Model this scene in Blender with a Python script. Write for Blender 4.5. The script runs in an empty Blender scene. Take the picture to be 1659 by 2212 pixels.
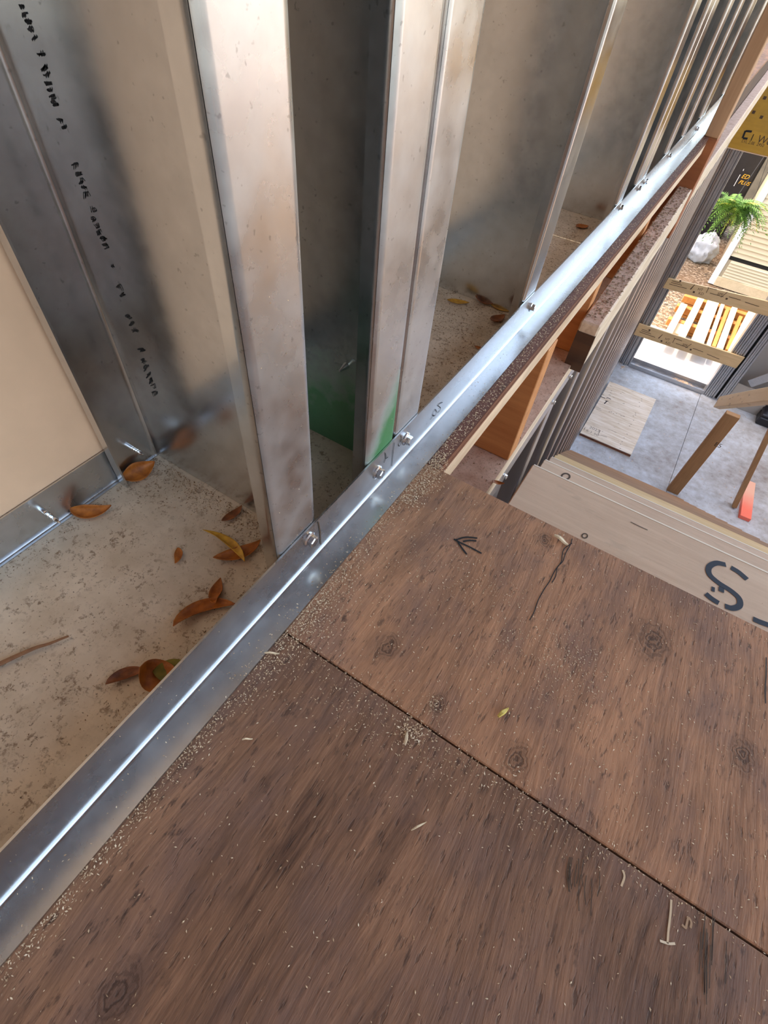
import bpy, bmesh, math, random
from mathutils import Vector, Matrix
random.seed(11)
R = random.random
def U(a, b): return a + (b - a) * R()
sc = bpy.context.scene
C = sc.collection

# ------------------------------------------------------------ camera
CAM = Vector((0.0, 0.0, 0.33))
RIGHT = Vector((0.84195607, 0.5341013, 0.07645773))
DOWN = Vector((0.45621274, -0.62907371, -0.62939352))
FWD = Vector((-0.28806235, 0.56480268, -0.77331624))
FPX = 1075.97
cd = bpy.data.cameras.new('camera'); cam = bpy.data.objects.new('camera', cd); C.objects.link(cam)
rot = Matrix((RIGHT, -DOWN, -FWD)).transposed()
cam.matrix_world = Matrix.Translation(CAM) @ rot.to_4x4()
cd.sensor_fit = 'VERTICAL'; cd.sensor_height = 36.0; cd.sensor_width = 27.0
cd.lens = 36.0 * FPX / 2212.0
cd.clip_start = 0.01; cd.clip_end = 200
sc.camera = cam

# ------------------------------------------------------------ world, sun, exposure
w = bpy.data.worlds.new('sky'); sc.world = w; w.use_nodes = True
wn = w.node_tree.nodes; wl = w.node_tree.links
sky = wn.new('ShaderNodeTexSky'); sky.sky_type = 'NISHITA'; sky.sun_disc = False
sky.sun_elevation = math.radians(52); sky.sun_rotation = math.radians(270); sky.air_density = 1.0; sky.dust_density = 2.5; sky.ozone_density = 1.0
hz = wn.new('ShaderNodeMix'); hz.data_type = 'RGBA'; hz.blend_type = 'MULTIPLY'; hz.inputs[0].default_value = 1.0; hz.inputs[7].default_value = (1.18, 1.0, 0.80, 1)   # hazy, less blue sky
bg = wn['Background']; bg.inputs['Strength'].default_value = 0.42
wl.new(sky.outputs[0], hz.inputs[6]); wl.new(hz.outputs[2], bg.inputs[0])
sd = bpy.data.lights.new('sun', 'SUN'); sd.energy = 1.6; sd.angle = math.radians(0.6); sd.color = (1.0, 0.93, 0.82)
sun = bpy.data.objects.new('sun', sd); C.objects.link(sun)
sun.rotation_euler = Vector((-0.6, -0.02, 0.8)).to_track_quat('Z', 'Y').to_euler()
sun.location = (-8, 4, 10)
vs = sc.view_settings
vs.view_transform = 'Standard'; vs.look = 'None'; vs.exposure = 1.55; vs.gamma = 1.0; vs.use_curve_mapping = False

# ------------------------------------------------------------ pixel -> place helpers
def ray(p):
    return RIGHT * ((p[0] - 829.5) / FPX) + DOWN * ((p[1] - 1106.0) / FPX) + FWD
def atx(p, x): d = ray(p); return CAM + d * (x / d.x)
def aty(p, y): d = ray(p); return CAM + d * (y / d.y)
def atz(p, z): d = ray(p); return CAM + d * ((z - CAM.z) / d.z)

# ------------------------------------------------------------ materials
def rgb(r, g, b): return (r, g, b, 1.0)
def srgb(r, g, b):
    f = lambda c: (c / 255 / 12.92) if c / 255 <= 0.04045 else ((c / 255 + 0.055) / 1.055) ** 2.4
    return (f(r), f(g), f(b), 1.0)
class NT:
    def __init__(s, name):
        s.m = bpy.data.materials.new(name); s.m.use_nodes = True
        s.t = s.m.node_tree; s.n = s.t.nodes; s.b = s.n['Principled BSDF']
    def new(s, k, **kw):
        n = s.n.new(k)
        for a, v in kw.items(): setattr(n, a, v)
        return n
    def link(s, a, b): s.t.links.new(a, b)
    def setv(s, sock, v):
        if isinstance(v, bpy.types.NodeSocket): s.link(v, sock)
        else: sock.default_value = v
    def pos(s): return s.new('ShaderNodeNewGeometry').outputs['Position']
    def obj(s): return s.new('ShaderNodeTexCoord').outputs['Object']
    def scale(s, v, sx, sy, sz):
        m = s.new('ShaderNodeVectorMath', operation='MULTIPLY'); s.link(v, m.inputs[0]); m.inputs[1].default_value = (sx, sy, sz); return m.outputs[0]
    def noise(s, v, sc_, det=4, rough=0.55, dist=0.0):
        n = s.new('ShaderNodeTexNoise'); s.link(v, n.inputs['Vector']); n.inputs['Scale'].default_value = sc_
        n.inputs['Detail'].default_value = det; n.inputs['Roughness'].default_value = rough; n.inputs['Distortion'].default_value = dist
        return n.outputs['Fac']
    def vor(s, v, sc_, feat='F1', out='Distance'):
        n = s.new('ShaderNodeTexVoronoi', feature=feat); s.link(v, n.inputs['Vector']); n.inputs['Scale'].default_value = sc_; return n.outputs[out]
    def ramp(s, f, stops):
        r = s.new('ShaderNodeValToRGB'); s.link(f, r.inputs[0]); e = r.color_ramp.elements
        while len(e) < len(stops): e.new(0.5)
        for i, (p, c) in enumerate(stops):
            e[i].position = p; e[i].color = c if isinstance(c, tuple) else (c, c, c, 1)
        return r.outputs[0]
    def mix(s, f, a, b):
        n = s.new('ShaderNodeMix', data_type='RGBA'); s.setv(n.inputs[0], f); s.setv(n.inputs[6], a); s.setv(n.inputs[7], b); return n.outputs[2]
    def math(s, op, a, b=0.0):
        n = s.new('ShaderNodeMath', operation=op); s.setv(n.inputs[0], a); s.setv(n.inputs[1], b); return n.outputs[0]
    def mapr(s, v, a, b, c=0.0, d=1.0):
        n = s.new('ShaderNodeMapRange'); s.link(v, n.inputs[0])
        for i, x in enumerate((a, b, c, d)): n.inputs[i + 1].default_value = x
        return n.outputs[0]
    def sep(s, v):
        n = s.new('ShaderNodeSeparateXYZ'); s.link(v, n.inputs[0]); return n.outputs
    def bump(s, h, st, dist=0.001):
        n = s.new('ShaderNodeBump'); s.link(h, n.inputs['Height']); n.inputs['Strength'].default_value = st; n.inputs['Distance'].default_value = dist
        s.link(n.outputs[0], s.b.inputs['Normal'])
    def fin(s, col, rough=0.6, metal=0.0, spec=None):
        s.setv(s.b.inputs['Base Color'], col); s.setv(s.b.inputs['Roughness'], rough); s.setv(s.b.inputs['Metallic'], metal)
        if spec is not None: s.b.inputs['Specular IOR Level'].default_value = spec
        return s.m

def m_plain(name, col, rough=0.6, metal=0.0, vary=0.0, vs_=20.0):
    t = NT(name)
    if vary:
        n = t.noise(t.pos(), vs_, 5)
        dk = tuple(c * (1 - vary) for c in col[:3]) + (1,); lt = tuple(min(1, c * (1 + vary)) for c in col[:3]) + (1,)
        c = t.ramp(n, [(0.3, dk), (0.7, lt)])
        t.bump(n, 0.15)
        return t.fin(c, rough, metal)
    return t.fin(col, rough, metal)

def m_steel(name, oxide=0.08, paint=None, base=(0.62, 0.63, 0.64), rlo=0.17, rhi=0.25, dust=0.3, bump=0.0):
    t = NT(name); p = t.pos()
    big = t.noise(p, 9.0, 3); mid = t.noise(p, 55.0, 4); fine = t.noise(p, 420.0, 2)
    sp = t.noise(p, 160.0, 2)
    dk = tuple(c * 0.9 for c in base) + (1,); lt = tuple(min(1, c * 1.06) for c in base) + (1,)
    col = t.ramp(t.math('ADD', t.math('MULTIPLY', mid, 0.75), t.math('MULTIPLY', sp, 0.25)), [(0.3, dk), (0.7, lt)])
    rough = t.mapr(t.math('ADD', t.math('MULTIPLY', big, 0.5), t.math('MULTIPLY', mid, 0.5)), 0.35, 0.65, rlo, rhi)
    # white-rust bloom and fine dust dulling the zinc
    ox = t.ramp(t.math('ADD', t.math('MULTIPLY', big, 0.55), t.math('MULTIPLY', t.noise(p, 38.0, 2, 0.5), 0.45)), [(0.42, 0.0), (0.72, 1.0)])
    ox = t.math('MULTIPLY', ox, oxide)
    col = t.mix(ox, col, srgb(205, 203, 205))
    if dust:
        spec = t.ramp(t.noise(p, 300.0, 2, 0.5), [(0.68, 0.0), (0.74, 1.0)])
        col = t.mix(t.math('MULTIPLY', spec, dust), col, srgb(70, 66, 64))
    metal = t.math('SUBTRACT', 1.0, t.math('MULTIPLY', ox, 0.7))
    rough = t.math('ADD', rough, t.math('MULTIPLY', ox, 0.3))
    if paint:
        x, y, z = t.sep(p)
        n = t.noise(p, 70.0, 3)
        f = paint(t, x, y, z, n)
        col = t.mix(f, col, srgb(22, 112, 42)); metal = t.math('MULTIPLY', metal, t.math('SUBTRACT', 1.0, f))
    if bump: t.bump(t.math('ADD', mid, t.math('MULTIPLY', fine, 0.25)), bump, 0.002)
    return t.fin(col, rough, metal)

def m_wood(name, dark, light, axis='Y', sc_=1.0, rough=0.65, coords='pos', dirt=0.0, spots=0.0, contrast=1.0):
    t = NT(name); p = t.pos() if coords == 'pos' else t.obj()
    a = {'X': (0.07, 1, 1), 'Y': (1, 0.07, 1), 'Z': (1, 1, 0.07)}[axis]
    v = t.scale(p, *a)
    g1 = t.noise(v, 60 * sc_, 5, 0.6, 0.6); g2 = t.noise(v, 260 * sc_, 4, 0.6); bg_ = t.noise(p, 5 * sc_, 3)
    f = t.math('ADD', t.math('ADD', t.math('MULTIPLY', g1, 0.5 * contrast), t.math('MULTIPLY', g2, 0.25 * contrast)), t.math('MULTIPLY', bg_, 0.3))
    col = t.ramp(f, [(0.32, dark), (0.68, light)])
    if spots:
        s1 = t.ramp(t.noise(t.scale(p, *[1 if q == 1 else 0.25 for q in a]), 95 * sc_, 3), [(0.62, 0.0), (0.7, 1.0)])
        col = t.mix(t.math('MULTIPLY', s1, spots), col, srgb(70, 52, 44))
    if dirt:
        s2 = t.ramp(t.noise(p, 14 * sc_, 6, 0.65), [(0.45, 0.0), (0.7, 1.0)])
        col = t.mix(t.math('MULTIPLY', s2, dirt), col, srgb(96, 66, 52))
    t.bump(t.math('ADD', g1, g2), 0.25, 0.0006)
    return t.fin(col, rough)

def knot_mask(t, p, pts):
    """rings and cores at the given places on the deck"""
    tot = None; ring = None
    for (k, rad) in pts:
        sb = t.new('ShaderNodeVectorMath', operation='SUBTRACT'); t.link(p, sb.inputs[0]); sb.inputs[1].default_value = (k[0], k[1], k[2])
        ds = t.new('ShaderNodeVectorMath', operation='MULTIPLY'); t.link(sb.outputs[0], ds.inputs[0]); ds.inputs[1].default_value = (1.0, 0.72, 1.0)
        ln = t.new('ShaderNodeVectorMath', operation='LENGTH'); t.link(ds.outputs[0], ln.inputs[0])
        d = t.math('ADD', ln.outputs['Value'], t.math('MULTIPLY', t.math('SUBTRACT', t.noise(p, 160.0, 4), 0.5), rad * 0.8))
        f = t.mapr(d, rad * 0.25, rad, 1.0, 0.0)
        rg = t.math('MULTIPLY', f, t.mapr(t.math('SINE', t.math('MULTIPLY', d, 26.0 / rad)), -0.6, 0.9, 0.45, 1.0))
        tot = rg if tot is None else t.math('MAXIMUM', tot, rg)
    return tot

def m_deck(name, c0, c1, knots, seed):
    t = NT(name); p = t.pos()
    off = t.new('ShaderNodeVectorMath', operation='ADD'); t.link(p, off.inputs[0]); off.inputs[1].default_value = (seed, seed * 0.7, 0)
    q = off.outputs[0]
    # the face veneer's grain runs along Y and wanders a little
    wob = t.noise(t.scale(q, 1, 0.4, 1), 6.0, 2)
    vx = t.new('ShaderNodeCombineXYZ'); xs = t.sep(q)
    t.link(t.math('ADD', xs[0], t.math('MULTIPLY', wob, 0.06)), vx.inputs[0]); t.link(t.math('MULTIPLY', xs[1], 0.10), vx.inputs[1])
    v = vx.outputs[0]
    g1 = t.noise(v, 75, 5, 0.6); g2 = t.noise(v, 420, 4, 0.65); blot = t.noise(t.scale(q, 1, 0.45, 1), 11, 4, 0.6)
    f = t.math('ADD', t.math('ADD', t.math('MULTIPLY', g1, 0.35), t.math('MULTIPLY', g2, 0.3)), t.math('MULTIPLY', blot, 0.35))
    col = t.ramp(f, [(0.36, c0), (0.64, c1)])
    mauve = t.noise(t.scale(q, 1, 0.6, 1), 24, 4, 0.6)
    col = t.mix(t.ramp(mauve, [(0.45, 0.0), (0.65, 0.55)]), col, srgb(124, 96, 86))
    # black mould flecks drawn out along the grain
    v2 = t.scale(q, 1, 0.32, 1)
    fl = t.math('MULTIPLY', t.ramp(t.noise(v2, 210, 5, 0.65), [(0.57, 0.0), (0.66, 1.0)]), t.ramp(blot, [(0.4, 0.15), (0.62, 1.0)]))
    col = t.mix(t.math('MULTIPLY', fl, 0.7), col, srgb(40, 32, 32))
    fl2 = t.ramp(t.noise(t.scale(q, 1, 0.22, 1), 330, 3, 0.6), [(0.6, 0.0), (0.68, 1.0)])
    col = t.mix(t.math('MULTIPLY', fl2, 0.5), col, srgb(46, 34, 30))
    km = knot_mask(t, p, knots)
    col = t.mix(t.math('MULTIPLY', km, 0.75), col, srgb(48, 32, 26))
    h = t.math('SUBTRACT', t.math('ADD', t.math('MULTIPLY', g2, 0.7), t.math('MULTIPLY', g1, 0.5)), t.math('ADD', t.math('MULTIPLY', fl2, 0.3), t.math('MULTIPLY', km, 0.5)))
    t.bump(h, 0.55, 0.0012)
    return t.fin(col, 0.62, 0.0, 0.3)

def paint_flange(t, x, y, z, n):
    # green spray: fades upward and towards the near edge of the flange
    a = t.math('ADD', t.math('MULTIPLY', t.math('SUBTRACT', y, 0.2265), 1.76), t.math('MULTIPLY', z, -1.0))
    a = t.math('ADD', a, t.math('MULTIPLY', t.math('SUBTRACT', n, 0.5), 0.03))
    f = t.mapr(a, -0.026, 0.012)
    return t.math('MULTIPLY', f, 0.92)
def paint_web(t, x, y, z, n):
    a = t.math('ADD', t.math('MULTIPLY', z, -1.0), t.math('MULTIPLY', t.math('SUBTRACT', x, -0.2), 0.3))
    a = t.math('ADD', a, t.math('MULTIPLY', t.math('SUBTRACT', n, 0.5), 0.06))
    return t.math('MULTIPLY', t.mapr(a, -0.12, -0.05), 0.85)

STEEL = m_steel('galvanized_steel')
STEEL_OX = m_steel('galvanized_steel_bloomed', oxide=0.35, rlo=0.22, rhi=0.32)
STEEL_TRACK = m_steel('galvanized_track', oxide=0.05, rlo=0.24, rhi=0.32, dust=0.0)
STEEL_GREEN_F = m_steel('galvanized_green_flange', paint=paint_flange, oxide=0.25, rlo=0.22, rhi=0.32)
STEEL_GREEN_W = m_steel('galvanized_green_web', paint=paint_web)
STEEL_LOW = m_plain('galvanized_lower', rgb(0.68, 0.69, 0.71), 0.36, 1.0)
STEEL_JAMB = m_steel('galvanized_jamb', oxide=0.15, base=(0.45, 0.46, 0.48), rlo=0.3, rhi=0.45, dust=0.1)
ZINC = m_plain('bright_zinc', rgb(0.75, 0.78, 0.82), 0.12, 1.0)
def m_trackfloor():
    t = NT('dusty_track_floor'); p = t.pos()
    b = t.noise(p, 26, 5, 0.6); d1 = t.noise(p, 240, 5, 0.7); d2 = t.noise(p, 45, 4, 0.65)
    col = t.ramp(b, [(0.3, srgb(196, 176, 150)), (0.7, srgb(226, 208, 184))])
    dm = t.math('MULTIPLY', t.ramp(d1, [(0.53, 0.0), (0.62, 1.0)]), t.ramp(d2, [(0.42, 0.12), (0.6, 1.0)]))
    col = t.mix(t.math('MULTIPLY', dm, 0.75), col, srgb(122, 90, 60))
    d3 = t.ramp(t.noise(p, 420, 2, 0.6), [(0.68, 0.0), (0.73, 1.0)])
    col = t.mix(t.math('MULTIPLY', d3, 0.7), col, srgb(70, 50, 36))
    t.bump(dm, 0.3, 0.0008)
    return t.fin(col, t.math('ADD', 0.42, t.math('MULTIPLY', dm, 0.4)), t.math('SUBTRACT', 0.12, t.math('MULTIPLY', dm, 0.12)))
TRACKFLOOR = m_trackfloor()
SHEATH = m_plain('beige_sheathing', srgb(224, 186, 154), 0.75, 0.0, 0.05, 30)
DECK_A = m_deck('weathered_plywood_dark', srgb(78, 54, 42), srgb(172, 126, 96), [(atz((250, 2150), 0), 0.012)], 3.1)
DECK_B = m_deck('weathered_plywood', srgb(128, 90, 66), srgb(206, 150, 112),
    [(atz((1410, 1382), 0), 0.017), (atz((1115, 1640), 0), 0.011), (atz((838, 1397), 0), 0.010), (atz((1605, 1632), 0), 0.012), (atz((944, 1520), 0), 0.007), (atz((1177, 1168), 0), 0.008)], 0.0)
PLY_EDGE = m_wood('plywood_edge', srgb(70, 40, 28), srgb(150, 92, 62), 'Y', 0.6)
PALE = m_wood('pale_lumber', srgb(196, 160, 124), srgb(236, 208, 176), 'Y', 1.0, dirt=0.25)
PALE_X = m_wood('pale_lumber_across', srgb(196, 160, 124), srgb(236, 208, 176), 'X', 1.0, dirt=0.1)
ORANGE = m_wood('orange_fir', srgb(176, 108, 58), srgb(218, 152, 92), 'X', 0.7)
RUST = m_wood('red_fir', srgb(140, 80, 44), srgb(172, 106, 62), 'X', 0.6)
def m_dusty():
    t = NT('pale_lumber_dusty_top'); p = t.pos(); v = t.scale(p, 1, 0.07, 1)
    g1 = t.noise(v, 60, 5, 0.6, 0.6)
    side = t.ramp(g1, [(0.35, srgb(206, 176, 142)), (0.65, srgb(236, 214, 186))])
    n1 = t.noise(p, 40, 5, 0.65); n2 = t.noise(p, 260, 4, 0.7)
    top = t.ramp(n1, [(0.35, srgb(200, 158, 132)), (0.65, srgb(224, 188, 164))])
    top = t.mix(t.math('MULTIPLY', t.ramp(n2, [(0.54, 0.0), (0.66, 1.0)]), 0.5), top, srgb(120, 76, 56))
    nz = t.sep(t.new('ShaderNodeNewGeometry').outputs['True Normal'])[2]
    t.bump(g1, 0.2, 0.0006)
    return t.fin(t.mix(t.mapr(nz, 0.5, 0.9), side, top), 0.7)
DUSTY = m_dusty()
POSTW = m_wood('tan_stud_wood', srgb(168, 122, 86), srgb(198, 152, 112), 'Z', 0.6)
POSTE = m_wood('tan_post_wood', srgb(144, 106, 66), srgb(180, 138, 94), 'Z', 0.5)
TREAD = m_wood('plywood_tread', srgb(206, 172, 142), srgb(234, 204, 174), 'X', 0.8, dirt=0.1, spots=0.12, contrast=0.8)
TREAD_Y = m_wood('yellow_pine_tread', srgb(204, 164, 108), srgb(232, 200, 148), 'X', 0.8)
TREAD_D = m_wood('brown_tread', srgb(140, 104, 72), srgb(172, 134, 98), 'X', 0.8)
LVL = m_wood('yellow_laminated_lumber', srgb(160, 120, 32), srgb(196, 152, 52), 'X', 0.25, dirt=0.35)
DARKWOOD = m_wood('dark_stained_joist', srgb(58, 38, 26), srgb(104, 70, 44), 'X', 0.3)
BRACE = m_wood('tan_spruce', srgb(190, 160, 112), srgb(220, 192, 146), 'X', 0.5)
WHITEWOOD = m_wood('sun_bleached_board', srgb(186, 166, 134), srgb(214, 196, 164), 'Y', 0.3)
ORANGEBOARD = m_wood('warm_pine_board', srgb(164, 100, 44), srgb(196, 134, 68), 'Y', 0.3)
ROOFW = m_wood('roof_plywood', srgb(124, 88, 62), srgb(158, 118, 86), 'Y', 0.1)
BACKW = m_plain('beige_wallboard', srgb(196, 160, 126), 0.8, 0, 0.08, 3)
def m_lowfloor():
    t = NT('dusty_subfloor'); p = t.pos()
    a = t.noise(p, 2.2, 5, 0.6); b = t.noise(p, 14, 5, 0.65); c = t.noise(p, 45, 3)
    col = t.ramp(t.math('ADD', t.math('MULTIPLY', a, 0.6), t.math('MULTIPLY', b, 0.4)), [(0.34, srgb(136, 130, 126)), (0.5, srgb(170, 174, 178)), (0.66, srgb(198, 208, 218))])
    d = t.ramp(c, [(0.62, 0.0), (0.7, 1.0)])
    col = t.mix(t.math('MULTIPLY', d, 0.35), col, srgb(96, 84, 76))
    return t.fin(col, 0.45, 0.0, 0.5)
LOWFLOOR = m_lowfloor()
def m_whiteply():
    t = NT('whitish_plywood'); p = t.pos()
    v = t.scale(p, 0.12, 1, 1); g = t.noise(v, 40, 5, 0.6)
    col = t.ramp(g, [(0.35, srgb(206, 190, 164)), (0.65, srgb(236, 228, 214))])
    s = t.ramp(t.noise(t.scale(p, 0.3, 1, 1), 38, 3), [(0.66, 0.0), (0.72, 1.0)])
    col = t.mix(t.math('MULTIPLY', s, 0.6), col, srgb(120, 100, 76))
    return t.fin(col, 0.6)
WHITEPLY = m_whiteply()
def m_gravel():
    t = NT('gravel_ground'); p = t.pos()
    cel = t.vor(p, 38, out='Color'); d = t.vor(p, 38)
    k = t.sep(cel)[0]
    col = t.ramp(k, [(0.0, srgb(52, 44, 36)), (0.35, srgb(96, 82, 66)), (0.7, srgb(130, 114, 94)), (1.0, srgb(176, 164, 146))])
    col = t.mix(t.ramp(t.noise(p, 1.2, 4), [(0.4, 0.0), (0.65, 0.5)]), col, srgb(128, 96, 62))
    t.bump(d, 0.8, 0.01)
    return t.fin(col, 0.85)
GRAVEL = m_gravel()
CONC = m_plain('concrete_slab', srgb(158, 158, 160), 0.8, 0, 0.06, 6)
CREAM = m_plain('cream_siding', srgb(196, 184, 158), 0.6)
WHITE = m_plain('white_trim', srgb(214, 216, 222), 0.5)
BLACKP = m_plain('black_plastic', srgb(26, 26, 34), 0.35, 0, 0.3, 12)
BLACK = m_plain('black_ink', srgb(20, 18, 20), 0.7)
BLACKGAP = m_plain('black_gasket_and_shade', srgb(10, 10, 10), 0.8)
NAVY = m_plain('navy_stencil_ink', srgb(24, 30, 48), 0.65)
INKBROWN = m_plain('faded_brown_ink', srgb(72, 52, 34), 0.7)
INKGREY = m_plain('faded_grey_ink', srgb(128, 118, 104), 0.7)
YELLOW = m_plain('yellow_print', srgb(236, 178, 44), 0.5)
WHITEP = m_plain('white_print', srgb(230, 230, 236), 0.5)
SACK = m_plain('white_woven_sack', srgb(172, 178, 188), 0.6, 0, 0.12, 9)
FERN = m_plain('fern_green', srgb(86, 124, 48), 0.55, 0, 0.35, 20)
FERNY = m_plain('fern_yellow_green', srgb(176, 182, 66), 0.55, 0, 0.2, 20)
BANK = m_plain('olive_earth', srgb(92, 82, 62), 0.9, 0, 0.4, 2)
PINK = None
def m_pink():
    t = NT('pink_sprayed_lumber'); o = t.obj(); y = t.sep(o)[1]
    f = t.mapr(t.math('ADD', y, t.math('MULTIPLY', t.noise(o, 12, 3), 0.1)), -0.1, 0.16, 1.0, 0.25)
    return t.fin(t.mix(f, srgb(226, 196, 172), srgb(244, 122, 100)), 0.6)
PINK = m_pink()
def m_islands(name, stops, rough=0.8):
    t = NT(name); g = t.new('ShaderNodeNewGeometry')
    return t.fin(t.ramp(g.outputs['Random Per Island'], stops), rough)
DUST = m_islands('sawdust', [(0.0, srgb(176, 140, 108)), (0.5, srgb(216, 186, 150)), (1.0, srgb(238, 216, 186))])
DUSTB = m_islands('brown_debris', [(0.0, srgb(104, 74, 48)), (0.5, srgb(152, 120, 86)), (1.0, srgb(204, 176, 142))])
def m_leaf(name, c0, c1):
    t = NT(name); o = t.obj(); n = t.noise(o, 130, 4)
    col = t.ramp(n, [(0.35, c0), (0.65, c1)])
    t.b.inputs['Subsurface Weight'].default_value = 0.0
    return t.fin(col, 0.5)
LEAF = {'o': m_leaf('orange_leaf', srgb(150, 82, 26), srgb(196, 116, 40)), 'b': m_leaf('brown_leaf', srgb(112, 62, 32), srgb(166, 98, 50)),
        'y': m_leaf('yellow_leaf', srgb(176, 122, 30), srgb(222, 168, 52)), 'g': m_leaf('olive_leaf', srgb(116, 108, 30), srgb(150, 136, 44))}
TWIG = m_plain('brown_twig', srgb(146, 100, 66), 0.7, 0, 0.2, 200)

# ------------------------------------------------------------ object helpers
BASE = {}
def tag(o, label=None, cat=None, group=None, kind=None):
    if label: o['label'] = label
    if cat: o['category'] = cat
    if group: o['group'] = group
    if kind: o['kind'] = kind
    return o
def thing(name, loc, label=None, cat=None, group=None, kind=None):
    o = bpy.data.objects.new(name, None); C.objects.link(o); o.location = loc; o.empty_display_size = 0.02
    BASE[o.name] = Vector(loc)
    return tag(o, label, cat, group, kind)
def link(name, me, mat, parent=None, smooth=None, label=None, cat=None, group=None, kind=None, pivot=None):
    """me is in world coordinates"""
    me.materials.append(mat)
    o = bpy.data.objects.new(name, me); C.objects.link(o)
    if parent is not None:
        b = BASE[parent.name]; o.parent = parent; BASE[o.name] = b
        me.transform(Matrix.Translation(-b))
    else:
        if pivot is None:
            xs = [v.co for v in me.vertices]
            pivot = Vector(((min(v.x for v in xs) + max(v.x for v in xs)) / 2, (min(v.y for v in xs) + max(v.y for v in xs)) / 2, min(v.z for v in xs)))
        me.transform(Matrix.Translation(-Vector(pivot))); o.location = pivot; BASE[o.name] = Vector(pivot)
    if smooth is not None:
        for p in me.polygons: p.use_smooth = True
        me.set_sharp_from_angle(angle=math.radians(smooth))
    return tag(o, label, cat, group, kind)
def mesh_bm(bm):
    me = bpy.data.meshes.new('m'); bmesh.ops.recalc_face_normals(bm, faces=bm.faces); bm.to_mesh(me); bm.free(); return me
def mesh_py(v, f):
    me = bpy.data.meshes.new('m'); me.from_pydata([tuple(x) for x in v], [], f); me.update(); return me
def bm_box(x0, x1, y0, y1, z0, z1, bev=0.0, seg=1):
    bm = bmesh.new(); bmesh.ops.create_cube(bm, size=1)
    for v in bm.verts:
        v.co = Vector((x0 + (v.co.x + .5) * (x1 - x0), y0 + (v.co.y + .5) * (y1 - y0), z0 + (v.co.z + .5) * (z1 - z0)))
    if bev: bmesh.ops.bevel(bm, geom=bm.edges[:], offset=bev, segments=seg, affect='EDGES', profile=0.5)
    return bm
def box(name, x0, x1, y0, y1, z0, z1, mat, parent=None, bev=0.0, **kw):
    return link(name, mesh_bm(bm_box(x0, x1, y0, y1, z0, z1, bev)), mat, parent, **kw)
def beam(name, p0, p1, w_, h_, mat, parent=None, up=(0, 0, 1), bev=0.002, **kw):
    """a stick from p0 to p1, w_ across, h_ along up; origin in the middle, local Y along the stick"""
    p0 = Vector(p0); p1 = Vector(p1); d = (p1 - p0); L = d.length; y = d.normalized(); x = y.cross(Vector(up)).normalized(); z = x.cross(y)
    bm = bm_box(-w_ / 2, w_ / 2, -L / 2, L / 2, -h_ / 2, h_ / 2, bev)
    me = mesh_bm(bm); me.materials.append(mat)
    o = bpy.data.objects.new(name, me); C.objects.link(o)
    c = (p0 + p1) / 2; rm = Matrix((x, y, z)).transposed()
    loc = c - (BASE[parent.name] if parent else Vector())
    o.matrix_local = Matrix.Translation(loc) @ rm.to_4x4()
    if parent: o.parent = parent
    o.location = loc; o.rotation_euler = rm.to_euler()
    if not parent: BASE[o.name] = loc.copy()
    return tag(o, kw.get('label'), kw.get('cat'), kw.get('group'), kw.get('kind'))
def fillet(pts, r, n=4):
    out = [Vector(pts[0])]
    for i in range(1, len(pts) - 1):
        a, b, c = Vector(pts[i - 1]), Vector(pts[i]), Vector(pts[i + 1])
        u = (a - b).normalized(); v = (c - b).normalized()
        p, q = b + u * r, b + v * r
        out.append(p + u * 0.0003)
        for k in range(n + 1):
            s = k / n; out.append(p * (1 - s) ** 2 + b * 2 * s * (1 - s) + q * s * s)
        out.append(q + v * 0.0003)
    out.append(Vector(pts[-1])); return out
def strip(path, th):
    """2-D sheet profile of thickness th: returns two offset polylines"""
    A, B = [], []
    n = len(path)
    for i in range(n):
        d = (path[min(i + 1, n - 1)] - path[max(i - 1, 0)]).normalized(); nn = Vector((-d.y, d.x))
        A.append(path[i] + nn * th / 2); B.append(path[i] - nn * th / 2)
    return A, B
def sheet(path, th, put, lo, hi):
    """extrude a folded-sheet profile between lo and hi; put(a,b,h) -> 3-D"""
    A, B = strip(path, th); n = len(path); v = []; f = []
    for h in (lo, hi):
        v += [put(p.x, p.y, h) for p in A] + [put(p.x, p.y, h) for p in B]
    k = 2 * n
    for i in range(n - 1):
        f += [(i, i + 1, k + i + 1, k + i), (n + i + 1, n + i, k + n + i, k + n + i + 1), (i + 1, i, n + i, n + i + 1), (k + i, k + i + 1, k + n + i + 1, k + n + i)]
    f += [(0, k, k + n, n), (n - 1, 2 * n - 1, k + 2 * n - 1, k + n - 1)]
    bm = bmesh.new(); vs_ = [bm.verts.new(x) for x in v]
    for q in f: bm.faces.new([vs_[i] for i in q])
    return mesh_bm(bm)
def ribbon(name, pts, width, normal, mat, parent, **kw):
    """a drawn stroke lying on a surface"""
    nrm = Vector(normal); v = []; f = []
    n = len(pts)
    for i in range(n):
        d = (pts[min(i + 1, n - 1)] - pts[max(i - 1, 0)]).normalized(); s = d.cross(nrm).normalized() * width / 2
        if isinstance(width, (list, tuple)): pass
        v += [pts[i] + s + nrm * 0.0004, pts[i] - s + nrm * 0.0004]
    for i in range(n - 1): f.append((2 * i, 2 * i + 1, 2 * i + 3, 2 * i + 2))
    return link(name, mesh_py(v, f), mat, parent, **kw)
def strokes(name, lists, width, normal, mat, parent, **kw):
    nrm = Vector(normal); v = []; f = []
    for pts in lists:
        n = len(pts); b = len(v)
        for i in range(n):
            d = (pts[min(i + 1, n - 1)] - pts[max(i - 1, 0)]).normalized(); s = d.cross(nrm).normalized() * width / 2
            v += [pts[i] + s + nrm * 0.0004, pts[i] - s + nrm * 0.0004]
        for i in range(n - 1): f.append((b + 2 * i, b + 2 * i + 1, b + 2 * i + 3, b + 2 * i + 2))
    return link(name, mesh_py(v, f), mat, parent, **kw)
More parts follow.
